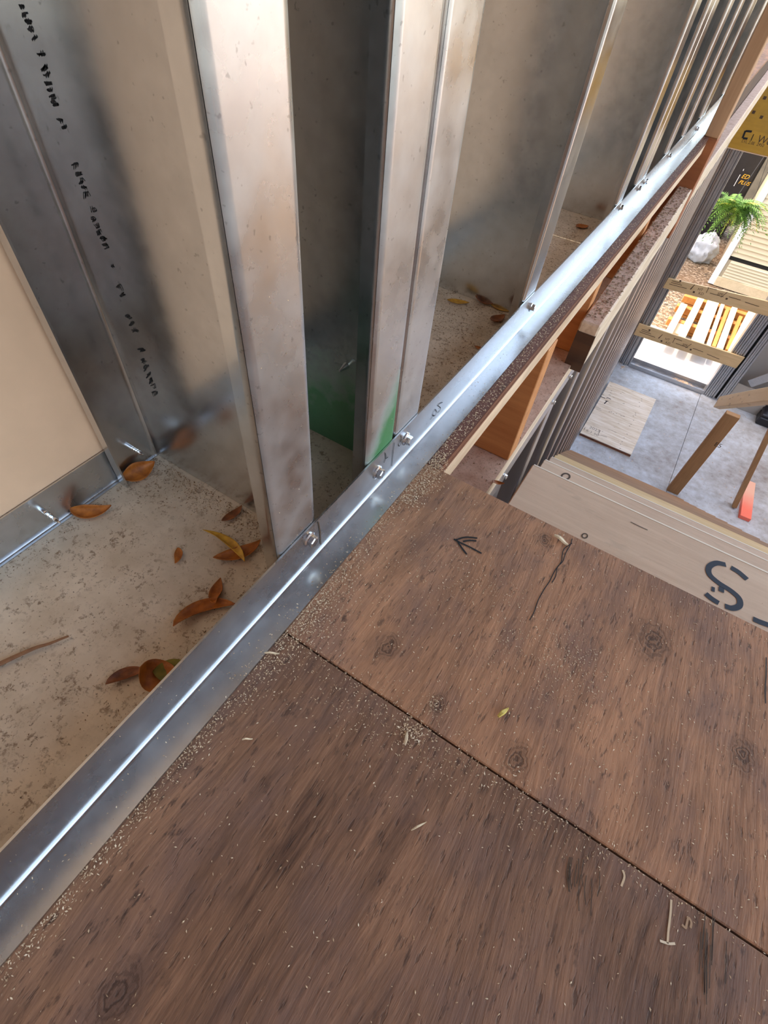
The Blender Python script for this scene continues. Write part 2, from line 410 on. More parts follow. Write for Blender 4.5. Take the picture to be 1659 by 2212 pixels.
def smooth_pts(pts, n=5):
    """Catmull-Rom through pixel points"""
    P = [Vector(p) for p in pts]; P = [P[0] * 2 - P[1]] + P + [P[-1] * 2 - P[-2]]; out = []
    for i in range(1, len(P) - 2):
        for k in range(n):
            t = k / n; a, b, c, d = P[i - 1], P[i], P[i + 1], P[i + 2]
            out.append(0.5 * (2 * b + (c - a) * t + (2 * a - 5 * b + 4 * c - d) * t * t + (3 * b - a - 3 * c + d) * t ** 3))
    out.append(P[-2]); return out
def text(name, s, size, origin, xdir, ydir, mat, parent, shear=0.0, **kw):
    cu = bpy.data.curves.new('t', 'FONT'); cu.body = s; cu.size = size; cu.shear = shear; cu.fill_mode = 'FRONT'
    o = bpy.data.objects.new('t', cu); C.objects.link(o)
    bpy.context.view_layer.update()
    me = bpy.data.meshes.new_from_object(o.evaluated_get(bpy.context.evaluated_depsgraph_get()))
    bpy.data.objects.remove(o); bpy.data.curves.remove(cu)
    x = Vector(xdir).normalized(); y = Vector(ydir).normalized(); n = x.cross(y)
    m4 = Matrix((x, y, n)).transposed().to_4x4(); m4.translation = Vector(origin)
    me.transform(m4); me.materials.clear()
    return link(name, me, mat, parent, **kw)

# ============================================================ THE SETTING
ZF = -2.85            # lower floor
ZG = -2.95            # ground outside
SX = -0.3275          # inner face of the outer wall's sheathing
def lowx(y): return -0.106 - 0.0118 * max(0.0, y - 0.6)     # face of the lower stud wall

# ground and slab
box('ground', -14, 18, 5.99, 30, ZG - 0.3, ZG - 0.012, GRAVEL, kind='structure', label='brown gravel ground outside the doorway', cat='ground')
box('ground', -30, -0.36, -8, 5.98, ZG - 0.3, ZG - 0.012, GRAVEL, kind='structure', label='gravel ground beside the house', cat='ground')
box('concrete_slab', -0.6, 2.6, 5.995, 7.2, ZG - 0.28, ZG, CONC, kind='structure', label='pale sunlit concrete slab right outside the door sill', cat='slab')
# lower floor
fl = thing('floor', (0.77, 4.0, ZF), 'dusty grey plywood floor at the foot of the stairs', 'floor', kind='structure')
box('floor_panel', -0.34, 0.768, -2.6, 5.97, ZF - 0.03, ZF, LOWFLOOR, fl)
box('floor_panel', 0.772, 3.2, -2.6, 5.97, ZF - 0.03, ZF, LOWFLOOR, fl)
# sheathing of the long wall, both storeys
wlft = thing('wall_left', (SX, 1.5, ZG), 'beige sheathing on the outside of the steel stud wall', 'wall', kind='structure')
box('sheathing_panel', SX - 0.013, SX, -2.6, 0.9, -0.02, 2.45, SHEATH, wlft)
box('sheathing_panel', SX - 0.013, SX, 0.902, 3.4, -0.02, 2.45, SHEATH, wlft)
box('sheathing_panel', SX - 0.013, SX, 3.402, 5.98, -0.02, 2.45, SHEATH, wlft)
box('sheathing_panel', SX - 0.013, SX, -2.6, 5.98, ZG, -0.022, SHEATH, wlft)
box('wall_back', -0.34, 2.6, -2.66, -2.6, ZF, 2.45, BACKW, kind='structure', label='beige wall at the back of the landing', cat='wall')
box('ceiling', -0.40, 2.2, -2.7, 3.3, 2.45, 2.47, ROOFW, kind='structure', label='plywood ceiling over the head of the stairs', cat='ceiling')
wr = thing('wall_right', (3.23, 1.7, ZG), 'brown plywood and pale wrapped wall across the stairwell', 'wall', kind='structure')
box('plywood_panel', 3.2, 3.26, -2.6, 5.98, ZG, -0.9, m_plain('brown_wallboard', srgb(176, 156, 138), 0.8), wr)
box('wrapped_panel', 3.2, 3.26, -2.6, 5.98, -0.899, 0.25, m_plain('pale_wrap', srgb(226, 222, 224), 0.7), wr)

# ---- upper floor: deck panels at the head of the stairs and the strip under the steel wall
dk = thing('floor', (0.2, 0.1, 0), 'weathered brown plywood landing covered in sawdust', 'floor', kind='structure')
DX0 = -0.1250
pa = box('plywood_panel', DX0, 2.2, -2.6, 0.1073, -0.018, 0.0, DECK_A, dk, bev=0.0008, label='darker grooved plywood panel')
pb = box('plywood_panel', DX0, 2.2, 0.1085, 0.315, -0.018, 0.0, DECK_B, dk, bev=0.0008, label='reddish plywood panel at the head of the stairs')
box('plywood_panel', SX, -0.1256, -2.6, 0.315, -0.018, 0.0, DECK_B, dk)
box('plywood_panel', SX, -0.1085, 0.3155, 1.83, -0.0125, 0.0, m_wood('red_brown_plywood', srgb(84, 48, 38), srgb(124, 76, 60), 'Y', 1.0, spots=0.5), dk, label='plywood strip under the steel track')
box('plywood_panel', SX, -0.1256, 1.922, 5.79, -0.0125, 0.0, DECK_B, dk)
box('floor_rim_board', SX, -0.1256, 1.922, 5.79, -0.2495, -0.0130, DARKWOOD, dk)
# veneer edges of that strip
box('plywood_ply', -0.1084, -0.1074, 0.3155, 1.83, -0.0035, -0.0005, PLY_EDGE, dk)
box('plywood_ply', -0.1084, -0.1076, 0.3155, 1.83, -0.0078, -0.0048, PLY_EDGE, dk)
box('plywood_ply', -0.1084, -0.1073, 0.3155, 1.83, -0.0124, -0.0088, PLY_EDGE, dk)
# front edge of landing
box('floor_rim_board', -0.09, 0.95, 0.255, 0.293, -0.25, -0.019, PALE_X, dk)

# ============================================================ LUMBER UNDER THE TRACK
box('rim_plate', -0.20, -0.1078, 0.10, 1.83, -0.038, -0.0128, PALE, bev=0.001, label='pale timber plate under the plywood strip beside the stairwell', cat='timber plate')
def joist(y, x1, label, mat=ORANGE, z1=-0.0385, d=0.038, x0=SX + 0.002):
    return box('floor_joist', x0, x1, y, y + d, -0.2495, z1, mat, bev=0.0012, label=label, cat='joist', group='joists under the steel wall')
joist(0.640, -0.106, 'orange fir joist end standing over the stairwell below the track')
joist(0.225, -0.106, 'orange fir joist tucked under the landing edge')
joist(1.030, -0.1275, 'orange fir joist behind the sawn end of the ledger board')
joist(1.440, -0.1275, 'fir joist behind the middle of the ledger board')
joist(1.832, -0.086, 'reddish fir joist block under the upright wooden stud', RUST, -0.0005, 0.088)
# top plate of the lower wall (a plank on the steel track), slightly out of line
def plank_poly(name, pts_lo, pts_hi, z0, z1, mat, **kw):
    v = [Vector((x, y, z)) for z in (z0, z1) for (x, y) in (pts_lo + pts_hi[::-1])]
    n = len(v) // 2
    f = [tuple(range(n))[::-1], tuple(range(n, 2 * n))] + [(i, (i + 1) % n, n + (i + 1) % n, n + i) for i in range(n)]
    bm = bmesh.new(); q = [bm.verts.new(x) for x in v]
    for a in f: bm.faces.new([q[i] for i in a])
    return link(name, mesh_bm(bm), mat, **kw)
ys = [-0.3, 0.6, 5.79]
plank_poly('top_plate', [(SX + 0.002, y) for y in ys], [(lowx(y) + 0.0005, y) for y in ys], -0.288, -0.25, DUSTY, label='sawdust covered plank capping the lower steel wall', cat='timber plate')
beam('ledger_board', (-0.1065, 0.985, -0.1975), (-0.1065, 1.828, -0.160), 0.038, 0.089, DUSTY, bev=0.003, label='sawdusty board on edge hung along the joist ends with a dark sawn end', cat='board')
box('end_grain', -0.1248, -0.0882, 0.9825, 0.9865, -0.2395, -0.1560, DARKWOOD, bpy.data.objects['ledger_board'], label='dark sawn end')
beam('ledger_board', (-0.1060, 1.925, -0.147), (-0.106, 5.79, -0.147), 0.038, 0.089, DUSTY, bev=0.003, label='board on edge running from the upright stud to the yellow beam', cat='board')
# upright wooden stud at the end of the track
box('wooden_stud', -0.1205, -0.0855, 1.832, 1.92, 0.0, 2.45, POSTW, bev=0.002, label='upright tan wooden stud at the end of the steel track', cat='wood stud')

# ============================================================ STEEL TRACK (floor, two legs, ledge)
LEGX = -0.1435; FARX = -0.3255
TY0, TY1 = -1.2, 2.75
tr = thing('steel_track', (-0.2, 0.3, 0.0), 'galvanized steel bottom track along the plywood with bright folded edge', 'steel track')
putY = lambda a, b, h: Vector((a, h, b))
TH = 0.0014
prof = fillet([(-0.1215, 0.0012), (LEGX, 0.0012), (LEGX, 0.0415)], 0.0032, 6)
ia = 4
me = sheet(prof, TH, putY, TY0, TY1)
link('front_leg', me, STEEL_TRACK, tr, smooth=35)
link('track_floor', sheet([Vector((FARX + 0.001, 0.0012)), Vector((LEGX - 0.001, 0.0012))], TH, putY, TY0, TY1), TRACKFLOOR, tr)
link('back_leg', sheet(fillet([(FARX + 0.004, 0.0022), (FARX, 0.0022), (FARX, 0.036)], 0.002, 4), TH, putY, TY0, TY1), STEEL_TRACK, tr, smooth=35)

# hex washer-head screws
def screw_mesh(axis_pt, nx, r=0.0052, tilt=0.0):
    """screw head pointing along +X from axis_pt"""
    bm = bmesh.new()
    def ring(rad, x, n, ph=0.0):
        return [bm.verts.new(axis_pt + Vector((x * nx, rad * math.cos(2 * math.pi * k / n + ph), rad * math.sin(2 * math.pi * k / n + ph)))) for k in range(n)]
    def bridge(a, b):
        n = len(a)
        for k in range(n): bm.faces.new((a[k], a[(k + 1) % n], b[(k + 1) % n], b[k]))
    w0 = ring(r * 1.25, 0.0, 18); w1 = ring(r * 1.25, 0.0006, 18); w2 = ring(r * 0.98, 0.0014, 18)
    bridge(w0, w1); bridge(w1, w2); bm.faces.new(w2[::-1]); bm.faces.new(w0)
    h0 = ring(r * 0.92, 0.0011, 6, tilt); h1 = ring(r * 0.92, 0.0050, 6, tilt); h2 = ring(r * 0.76, 0.0056, 6, tilt)
    bridge(h0, h1); bridge(h1, h2); bm.faces.new(h2); bm.faces.new(h0[::-1])
    return mesh_bm(bm)
for (px, py) in [(668, 1165), (815, 1020), (877, 948), (1147, 663), (1340, 447), (1379, 406), (1393, 391), (1445, 335), (1505, 278)]:
    p = atx((px, py), LEGX + 0.0008); p.z = min(max(p.z, 0.016), 0.031)
    s_ = link('screw', screw_mesh(p, 1, 0.0050 if px < 1000 else 0.0046, R()), ZINC, tr)
# screw points coming through the back leg
def spike(name, p, L, r, mat, parent, droop=0.0):
    bm = bmesh.new(); n = 10; prev = None
    prof_ = [(0, r), (L * 0.25, r), (L * 0.27, r * 0.75), (L * 0.4, r * 1.05), (L * 0.43, r * 0.75), (L * 0.58, r), (L * 0.6, r * 0.7), (L * 0.74, r * 0.95), (L * 0.78, r * 0.6), (L, r * 0.12)]
    for (x, rr) in prof_:
        ring = [bm.verts.new(p + Vector((x, rr * math.cos(6.2832 * k / n), rr * math.sin(6.2832 * k / n) - droop * x))) for k in range(n)]
        if prev:
            for k in range(n): bm.faces.new((prev[k], prev[(k + 1) % n], ring[(k + 1) % n], ring[k]))
        prev = ring
    bm.faces.new(prev)
    return link(name, mesh_bm(bm), mat, parent, smooth=50)
spike('screw_point', atx((92, 1103), FARX + 0.0007), 0.021, 0.0021, ZINC, tr)
spike('screw_point', atx((280, 964), FARX + 0.0025), 0.017, 0.0019, ZINC, tr)

# ---- writing on the track's upright leg
leg = lambda pts: [atx(p, LEGX + 0.0008) for p in smooth_pts(pts)]
def C9(pts): return [(800 + x / 8.295, 850 + y / 8.295) for x, y in pts]
strokes('marker_line', [leg([(687, 1127), (691, 1150), (692, 1176)])], 0.0011, (1, 0, 0), INKBROWN, tr)
strokes('marker_line', [leg(C9([(425, 880), (400, 1080), (378, 1300)]))], 0.0008, (1, 0, 0), BLACK, tr)
strokes('marker_writing', [leg(C9([(262, 1060), (272, 1120), (268, 1160), (240, 1240)])), leg(C9([(312, 1135), (268, 1165)]))], 0.0009, (1, 0, 0), BLACK, tr)
strokes('marker_writing', [leg(C9([(1290, 155), (1240, 180), (1205, 215), (1250, 250), (1240, 300), (1195, 350)])),
                           leg(C9([(1165, 280), (1120, 345), (1120, 400), (1160, 385), (1180, 330), (1165, 280)])), leg(C9([(1130, 380), (1070, 470)]))], 0.0008, (1, 0, 0), BLACK, tr)
strokes('marker_writing', [leg(C9([(600, 790), (530, 850), (500, 910), (515, 940), (540, 890), (550, 800), (540, 745)]))], 0.0007, (1, 0, 0), BLACK, tr)

# ============================================================ UPPER STEEL STUDS
XN = LEGX - 0.0018; XB = FARX + 0.0018
putZ = lambda a, b, h: Vector((a, b, h))
def steel_stud(yl, yw, label, mats=None, z0=0.0022, z1=2.45, name='steel_stud', xn=XN, xb=XB, lip=0.0125, group='studs of the upper steel wall', base_mat=STEEL):
    """C-section: lips at yl, web at yw"""
    mats = mats or {}
    t = thing(name, ((xn + xb) / 2, yw, z0), label, 'steel stud', group)
    r = 0.0048
    full = fillet([(xn - lip, yl), (xn, yl), (xn, yw), (xb, yw), (xb, yl), (xb + lip, yl)], r, 5)
    # indices: 0 | 1..8 corner | 9..16 corner | 17..24 corner | 25..32 corner | 33
    cut = [('front_lip', 0, 4), ('front_flange', 4, 12), ('web', 12, 20), ('back_flange', 20, 28), ('back_lip', 28, 33)]
    for nm, a, b in cut:
        link(nm, sheet(full[a:b + 1], TH, putZ, z0, z1), mats.get(nm, base_mat), t, smooth=30)
    return t
steel_stud(-0.235, -0.194, 'galvanized stud behind the landing, left of the dead leaves')
s1 = steel_stud(0.1346, 0.1765, 'galvanized stud with milky stained flange and printed web beside the dead leaves', {'front_flange': STEEL_OX})
s2 = steel_stud(0.243, 0.2852, 'galvanized stud with green spray paint near its foot', {'front_flange': STEEL_GREEN_F, 'web': STEEL_GREEN_W, 'front_lip': STEEL, 'back_flange': STEEL_GREEN_W})
steel_stud(0.3295, 0.2868, 'galvanized stud back to back with the green painted one', {'front_flange': STEEL_OX})
steel_stud(0.579, 0.622, 'galvanized stud screwed at the middle of the track with leaves at its foot')
steel_stud(0.987, 1.030, 'galvanized stud beyond the bay with orange leaves')
steel_stud(1.115, 1.158, 'first of the paired galvanized studs further along the track')
steel_stud(1.2035, 1.160, 'second of the paired galvanized studs, back to back')
steel_stud(1.365, 1.408, 'galvanized stud between the paired studs and the wooden stud')
steel_stud(1.545, 1.588, 'galvanized stud two before the wooden stud')
steel_stud(1.775, 1.818, 'galvanized stud right before the wooden stud')
steel_stud(1.8625, 1.8195, 'galvanized stud back to back with its neighbour and half behind the wooden stud')
steel_stud(2.165, 2.208, 'galvanized stud glimpsed just past the wooden stud')
steel_stud(2.55, 2.593, 'last galvanized stud beyond the wooden stud')
# ink print up the web of the first stud: dot-matrix loops, mostly blurred out
web = lambda pts: [aty(p, 0.1765 - 0.0008) for p in smooth_pts(pts, 4)]
def glyph_run(pa_, pb_, n, amp, seed):
    """n smeared characters between two places, each a few random pen strokes"""
    rr = random.Random(seed); a = Vector(pa_); b = Vector(pb_); d = (b - a) / n; s = Vector((-d.y, d.x)).normalized(); out = []
    for k in range(n):
        o = a + d * k
        for q in range(2):
            pts = [o + d * rr.uniform(0.0, 0.85) + s * amp * rr.uniform(-1, 1) for _ in range(4)]
            out.append(web([tuple(p) for p in pts]))
    return out
prt = [((44, 6), (78, 90), 5, 6), ((84, 112), (93, 124), 1, 7), ((94, 140), (120, 232), 6, 7), ((126, 255), (142, 280), 2, 5), ((160, 352), (190, 430), 5, 7), ((196, 445), (206, 460), 1, 5),
       ((200, 468), (232, 538), 5, 6), ((241, 572), (246, 583), 1, 2), ((256, 615), (270, 650), 2, 6), ((275, 680), (295, 722), 3, 6), ((300, 748), (310, 762), 1, 6), ((308, 775), (338, 858), 6, 6)]
PR = []
for i, (a, b, n, am) in enumerate(prt): PR += glyph_run(a, b, n, am, i)
strokes('printed_text', PR, 0.0007, (0, -1, 0), BLACK, s1, label='smeared black factory print running up the web', kind='stuff')
# screw point through the green stud's web
bm = bmesh.new(); pw = aty((748, 790), 0.2845)
bmesh.ops.create_cone(bm, cap_ends=True, segments=10, radius1=0.0032, radius2=0.0008, depth=0.010, matrix=Matrix.Translation(pw + Vector((0, -0.0045, 0))) @ Matrix.Rotation(math.radians(90), 4, 'X'))
link('screw_point', mesh_bm(bm), ZINC, s2, smooth=40)

# ============================================================ LOWER STEEL WALL
lt = thing('lower_track', (lowx(1.0), 1.0, -0.33), 'steel top track of the lower wall beside the stairs', 'steel track')
def lowstrip(name, zz0, zz1, off, th, mat):
    v = []; f = []
    Y = [-0.3, 0.6, 5.79]
    for y in Y:
        for (dx, z) in ((off, zz0), (off + th, zz0), (off + th, zz1), (off, zz1)): v.append(Vector((lowx(y) + dx, y, z)))
    for i in range(len(Y) - 1):
        for k in range(4): f.append((4 * i + k, 4 * i + (k + 1) % 4, 4 * i + 4 + (k + 1) % 4, 4 * i + 4 + k))
    n = 4 * (len(Y) - 1); f += [(0, 3, 2, 1), (n, n + 1, n + 2, n + 3)]
    bm = bmesh.new(); q = [bm.verts.new(x) for x in v]
    for a in f: bm.faces.new([q[i] for i in a])
    return link(name, mesh_bm(bm), mat, lt)
lowstrip('front_leg', -0.332, -0.2885, -0.0014, 0.0014, STEEL_LOW)
lowstrip('track_web', -0.2896, -0.2885, -0.215, 0.2136, STEEL_LOW)
for (px, py) in [(1073, 1057), (1185, 886), (1211, 857)]:
    p = atx((px, py), lowx(1.0)); p = Vector((lowx(p.y) + 0.0003, p.y, -0.312))
    link('screw', screw_mesh(p, 1, 0.0048, R()), ZINC, lt)
bt = thing('lower_track', (lowx(3), 3.0, ZF), 'steel bottom track where the lower wall meets the floor', 'steel track')
lt0 = lt; lt = bt
lowstrip('front_leg', ZF + 0.0005, ZF + 0.042, -0.0014, 0.0014, STEEL_LOW)
lowstrip('track_web', ZF + 0.0005, ZF + 0.0016, -0.15, 0.1486, STEEL_LOW)
y = 0.34; k = 0
while y < 5.7:
    xf = lowx(y) - 0.0022
    steel_stud(y, y + 0.041, 'galvanized stud in the lower wall beside the stairs', z0=ZF + 0.002, z1=-0.290, xn=xf, xb=xf - 0.150, group='studs of the lower wall', base_mat=STEEL_LOW)
    k += 1; y += 0.305

# ============================================================ STAIRS
RISE, RUN = 0.19, 0.245
NOSING_PALE = m_plain('pale_nosing', srgb(242, 226, 204), 0.6)
st = thing('staircase', (0.4, 2.2, ZF), 'straight plywood staircase descending to the lower floor', 'staircase')
treads = []
for t_ in range(1, 15):
    yn = 0.592 + RUN * (t_ - 1); z = -RISE * t_; xl = max(-0.0605 - 0.0072 * (t_ - 1), lowx(yn) + 0.004)
    m_ = TREAD if t_ < 4 else (TREAD_Y if t_ < 6 else TREAD_D)
    treads.append(box('tread', xl, 0.92, yn - 0.272, yn, z - 0.028, z, m_, st, bev=0.0015))
    if t_ < 4: box('nosing_edge', xl + 0.002, 0.918, yn - 0.002, yn + 0.0006, z - 0.010, z + 0.0004, NOSING_PALE, st, label='pale nosing strip')  # thin paler strip along the nosing of the upper treads
    box('riser', xl + 0.004, 0.915, yn - 0.272 + 0.002, yn - 0.272 + 0.020, z + 0.0005, z + RISE - 0.029, TREAD_D, st)
for x0 in (-0.030, 0.42, 0.865):
    v = []
    prof_ = [(0.31, -0.25), (0.31, -0.56)] + [(0.592 + RUN * 13 - 0.03, -RISE * 14 - 0.16), (0.592 + RUN * 13 - 0.03, -RISE * 14 - 0.03)]
    v = [Vector((x, y_, z_)) for x in (x0, x0 + 0.038) for (y_, z_) in prof_]
    bm = bmesh.new(); q = [bm.verts.new(x) for x in v]
    for a in [(0, 1, 2, 3), (7, 6, 5, 4)] + [(i, (i + 1) % 4, 4 + (i + 1) % 4, 4 + i) for i in range(4)]: bm.faces.new([q[i] for i in a])
    link('stringer', mesh_bm(bm), TREAD_D, st)
# foot of the flight
box('kick_board', -0.138, 0.90, 3.86, 3.90, ZF, ZF + 0.10, TREAD_D, st)
# stencil S on the first tread
T1 = lambda pts: [atz((1050 + x / 2.724, 900 + y_ / 2.724), -RISE + 0.0002) for x, y_ in [tuple(q) for q in smooth_pts(pts, 5)]]
strokes('stencil_letter', [T1([(1410, 872), (1355, 862), (1312, 885), (1315, 930), (1370, 980), (1440, 1025), (1488, 1070), (1490, 1112), (1450, 1128), (1405, 1115)]),
                           T1([(1440, 888), (1485, 915), (1535, 958)]), T1([(1292, 1042), (1325, 1070), (1368, 1098)]), T1([(1570, 1190), (1610, 1208), (1665, 1228)]),
                           T1([(1325, 1012), (1345, 1020)]), T1([(1368, 1012), (1400, 1025)])], 0.0075, (0, 0, 1), NAVY, treads[0], label='stencilled navy letter S')
def ringpts(c, rx, ry, n=16): return [(c[0] + rx * math.cos(6.2832 * k / n), c[1] + ry * math.sin(6.2832 * k / n)) for k in range(n + 1)]
strokes('knot_ring', [T1(ringpts((580, 702), 16, 13))], 0.0016, (0, 0, 1), INKBROWN, treads[0])
T2 = lambda pts: [atz((1050 + x / 2.724, 900 + y_ / 2.724), -2 * RISE + 0.0002) for x, y_ in [tuple(q) for q in smooth_pts(pts, 4)]]
strokes('knot_ring', [T2(ringpts((468, 352), 24, 17))], 0.0035, (0, 0, 1), INKBROWN, treads[1])
strokes('scratch', [T1([(850, 620), (900, 645), (950, 668)])], 0.0012, (0, 0, 1), INKBROWN, treads[0])

# handrail post and rail at the foot of the stairs
np_ = thing('handrail', (0.815, 4.06, ZF), 'temporary handrail: brown post carrying a pale sloping rail at the stair foot', 'handrail')
hp = box('post', 0.765, 0.868, 4.05, 4.10, ZF, -1.955, POSTE, np_, bev=0.003, label='brown upright post')
text('stamp', 'E5', 0.055, aty((1541, 962), 4.0495), (1, 0, 0), (0, 0, 1), INKBROWN, hp)
beam('rail', (0.70, 4.14, -1.945), (0.70, 2.10, -0.56), 0.05, 0.089, m_wood('cream_rail_wood', srgb(222, 204, 170), srgb(240, 226, 198), 'Y', 0.4, coords='obj', spots=0.4), np_, bev=0.003, label='pale sloping top rail')
# leaning stick and pink board on the floor
beam('leaning_brace', (1.33, 4.22, ZF + 0.012), (1.02, 4.32, -1.55), 0.038, 0.064, POSTE, up=(0, 1, 0), label='brown stick leaning up from the floor beside the pink board', cat='brace')
a0 = atz((1606, 1120), ZF); a1 = atz((1616, 1045), ZF)
beam('board_offcut', (a0.x, a0.y - 0.02, ZF + 0.019), (a1.x, a1.y, ZF + 0.019), 0.09, 0.037, PINK, label='board offcut sprayed pink lying on the lower floor', cat='board')
# black case by the far wall
bc = atz((1648, 892), ZF) + Vector((0, -0.16, 0))
tc = thing('tool_case', (bc.x, bc.y, ZF), 'black plastic case on the lower floor behind the rail', 'case')
box('body', bc.x - 0.06, bc.x + 0.26, bc.y - 0.10, bc.y + 0.10, ZF, ZF + 0.09, BLACKP, tc, bev=0.012)
box('lid', bc.x - 0.06, bc.x + 0.26, bc.y - 0.10, bc.y + 0.10, ZF + 0.092, ZF + 0.13, BLACKP, tc, bev=0.012)
box('handle', bc.x + 0.04, bc.x + 0.16, bc.y - 0.125, bc.y - 0.101, ZF + 0.075, ZF + 0.095, BLACKP, tc, bev=0.004)
# plywood sheet on the lower floor
ps = thing('plywood_sheet', (0.11, 4.8, ZF), 'whitish plywood sheet lying on the lower floor', 'plywood sheet')
ZP = ZF + 0.036
face = box('face_veneer', -0.142, 0.367, 4.28, 5.33, ZP - 0.006, ZP, WHITEPLY, ps)
box('core', -0.141, 0.366, 4.281, 5.329, ZF + 0.006, ZP - 0.006, PLY_EDGE, ps)
box('back_veneer', -0.142, 0.367, 4.28, 5.33, ZF, ZF + 0.006, WHITEPLY, ps)
PS = lambda pts: [atz((1240 + x / 8.295, 800 + y_ / 8.295), ZP + 0.0003) for x, y_ in pts]
strokes('marker_writing', [PS([(475, 470), (560, 500)]), PS([(580, 500), (600, 490), (660, 520)]), PS([(560, 545), (615, 555)]), PS([(590, 550), (540, 600)])], 0.011, (0, 0, 1), BLACK, face)
strokes('ink_dashes', [PS([(x, y_), (x + dx, y_ + dx * 0.3)]) for (x, y_, dx) in [(565, 340, 14), (590, 350, 14), (660, 365, 20), (645, 398, 20), (620, 435, 38), (510, 432, 18), (830, 410, 16), (870, 590, 38), (620, 740, 26), (655, 742, 28), (700, 770, 18), (750, 772, 14), (830, 810, 30), (870, 818, 40)]]
        + [PS([(x, y_), (x + 22, y_ + 7)]) for (x, y_) in [(1200, 510), (1200, 545), (1160, 570), (1160, 640), (1090, 765), (1090, 795), (1050, 815), (1055, 890), (1010, 965), (985, 995), (940, 1140), (885, 1210), (850, 1275), (820, 1320), (815, 1395)]], 0.006, (0, 0, 1), INKBROWN, face)
text('printed_text', '2023', 0.055, PS([(265, 1030)])[0], (1, -0.03, 0), (0, 1, 0), INKGREY, face)
text('printed_text', '6 1 50', 0.05, PS([(210, 1085)])[0], (1, -0.03, 0), (0, 1, 0), INKGREY, face)
text('printed_text', 'I', 0.07, PS([(160, 1060)])[0], (1, -0.03, 0), (0, 1, 0), INKGREY, face)
strokes('printed_text', [PS([(440, 1060), (470, 1080), (430, 1150), (470, 1165)]), PS([(480, 1160), (590, 1195)]), PS([(500, 1095), (520, 1100)]), PS([(370, 660), (480, 690)]), PS([(400, 690), (490, 720)])], 0.006, (0, 0, 1), INKGREY, face)

# ============================================================ DOORWAY WALL
DY = 5.82; DEP = 0.15; HB = -0.75
dw = thing('door_1', (0.36, DY, ZF), 'steel framed doorway open to the sunlit yard', 'doorway', kind='structure')
def jamb(x0, x1, z0=ZF + 0.001, z1=HB, mat=STEEL_JAMB, parent=dw, y0=DY):
    """stud seen flange-on, with two shallow grooves in its face"""
    w_ = x1 - x0
    pth = fillet([(x1, DY + DEP), (x1, y0), (x0 + w_ * 0.62, y0), (x0 + w_ * 0.5, y0 + 0.009), (x0 + w_ * 0.38, y0), (x0, y0), (x0, DY + DEP)], 0.0018, 3)
    return link('jamb_stud', sheet(pth, 0.0016, putZ, z0, z1), mat, parent, smooth=30)
for a, b, oy in [(-0.1660, -0.1300, 0.022), (-0.1270, -0.0865, 0.0), (-0.0825, -0.0450, 0.012), (0.780, 0.8160, 0.012), (0.8200, 0.8590, 0.0), (0.8630, 0.9050, 0.006)]:
    jamb(a, b, y0=DY + oy)
box('gap_seal', 0.9055, 0.9295, DY + 0.03, DY + 0.12, ZF + 0.001, HB, BLACKGAP, dw)
jamb(0.930, 0.968); jamb(0.971, 1.010)
# sill track: near leg, floor, far leg
link('sill_track', sheet(fillet([(DY - 0.0, 0.046), (DY, 0.002), (DY + DEP, 0.002), (DY + DEP, 0.046)], 0.003, 4), 0.0016, lambda a, b, h: Vector((h, a, ZF + b)), -0.044, 0.779), STEEL_JAMB, dw, smooth=30)
box('sill_curb', -0.044, 0.779, DY + DEP - 0.002, DY + DEP + 0.012, ZG, ZF + 0.002, CONC, dw)
# rest of the doorway wall
wf = thing('wall_far', (2.0, DY, ZF), 'grey steel framed wall right of the doorway', 'wall', kind='structure')
GREYB = m_plain('grey_sheathing', srgb(168, 164, 158), 0.6, 0.2, 0.06, 5)
box('sheathing_panel', 0.906, 3.26, DY + DEP + 0.002, DY + DEP + 0.016, ZG, 2.45 * 0 - 0.3, GREYB, wf)
box('sheathing_panel', -0.34, -0.168, DY + DEP + 0.002, DY + DEP + 0.016, ZG, -0.3, GREYB, wf)
box('base_panel', 1.012, 1.36, DY - 0.012, DY - 0.002, ZF + 0.001, ZF + 0.26, GREYB, wf)
for x in (1.42, 1.86, 2.3, 2.74):
    t = thing('steel_stud', (x, DY + 0.07, ZF), 'galvanized stud in the wall right of the doorway', 'steel stud', 'studs right of the doorway')
    full = fillet([(x + 0.041, DY + 0.0125), (x + 0.041, DY), (x, DY), (x, DY + DEP - 0.002), (x + 0.041, DY + DEP - 0.002), (x + 0.041, DY + DEP - 0.0145)], 0.0036, 5)
    for nm, a, b in [('front_lip', 0, 4), ('front_flange', 4, 12), ('web', 12, 20), ('back_flange', 20, 28), ('back_lip', 28, 33)]:
        link(nm, sheet(full[a:b + 1], TH, putZ, ZF + 0.002, HB), STEEL, t, smooth=30)
beam('steel_strap', (1.10, DY - 0.022, ZF + 0.30), (1.75, DY - 0.022, -1.75), 0.09, 0.006, STEEL_JAMB, up=(0, 1, 0), label='wide steel strap leaning diagonally on the wall right of the doorway', cat='strap')
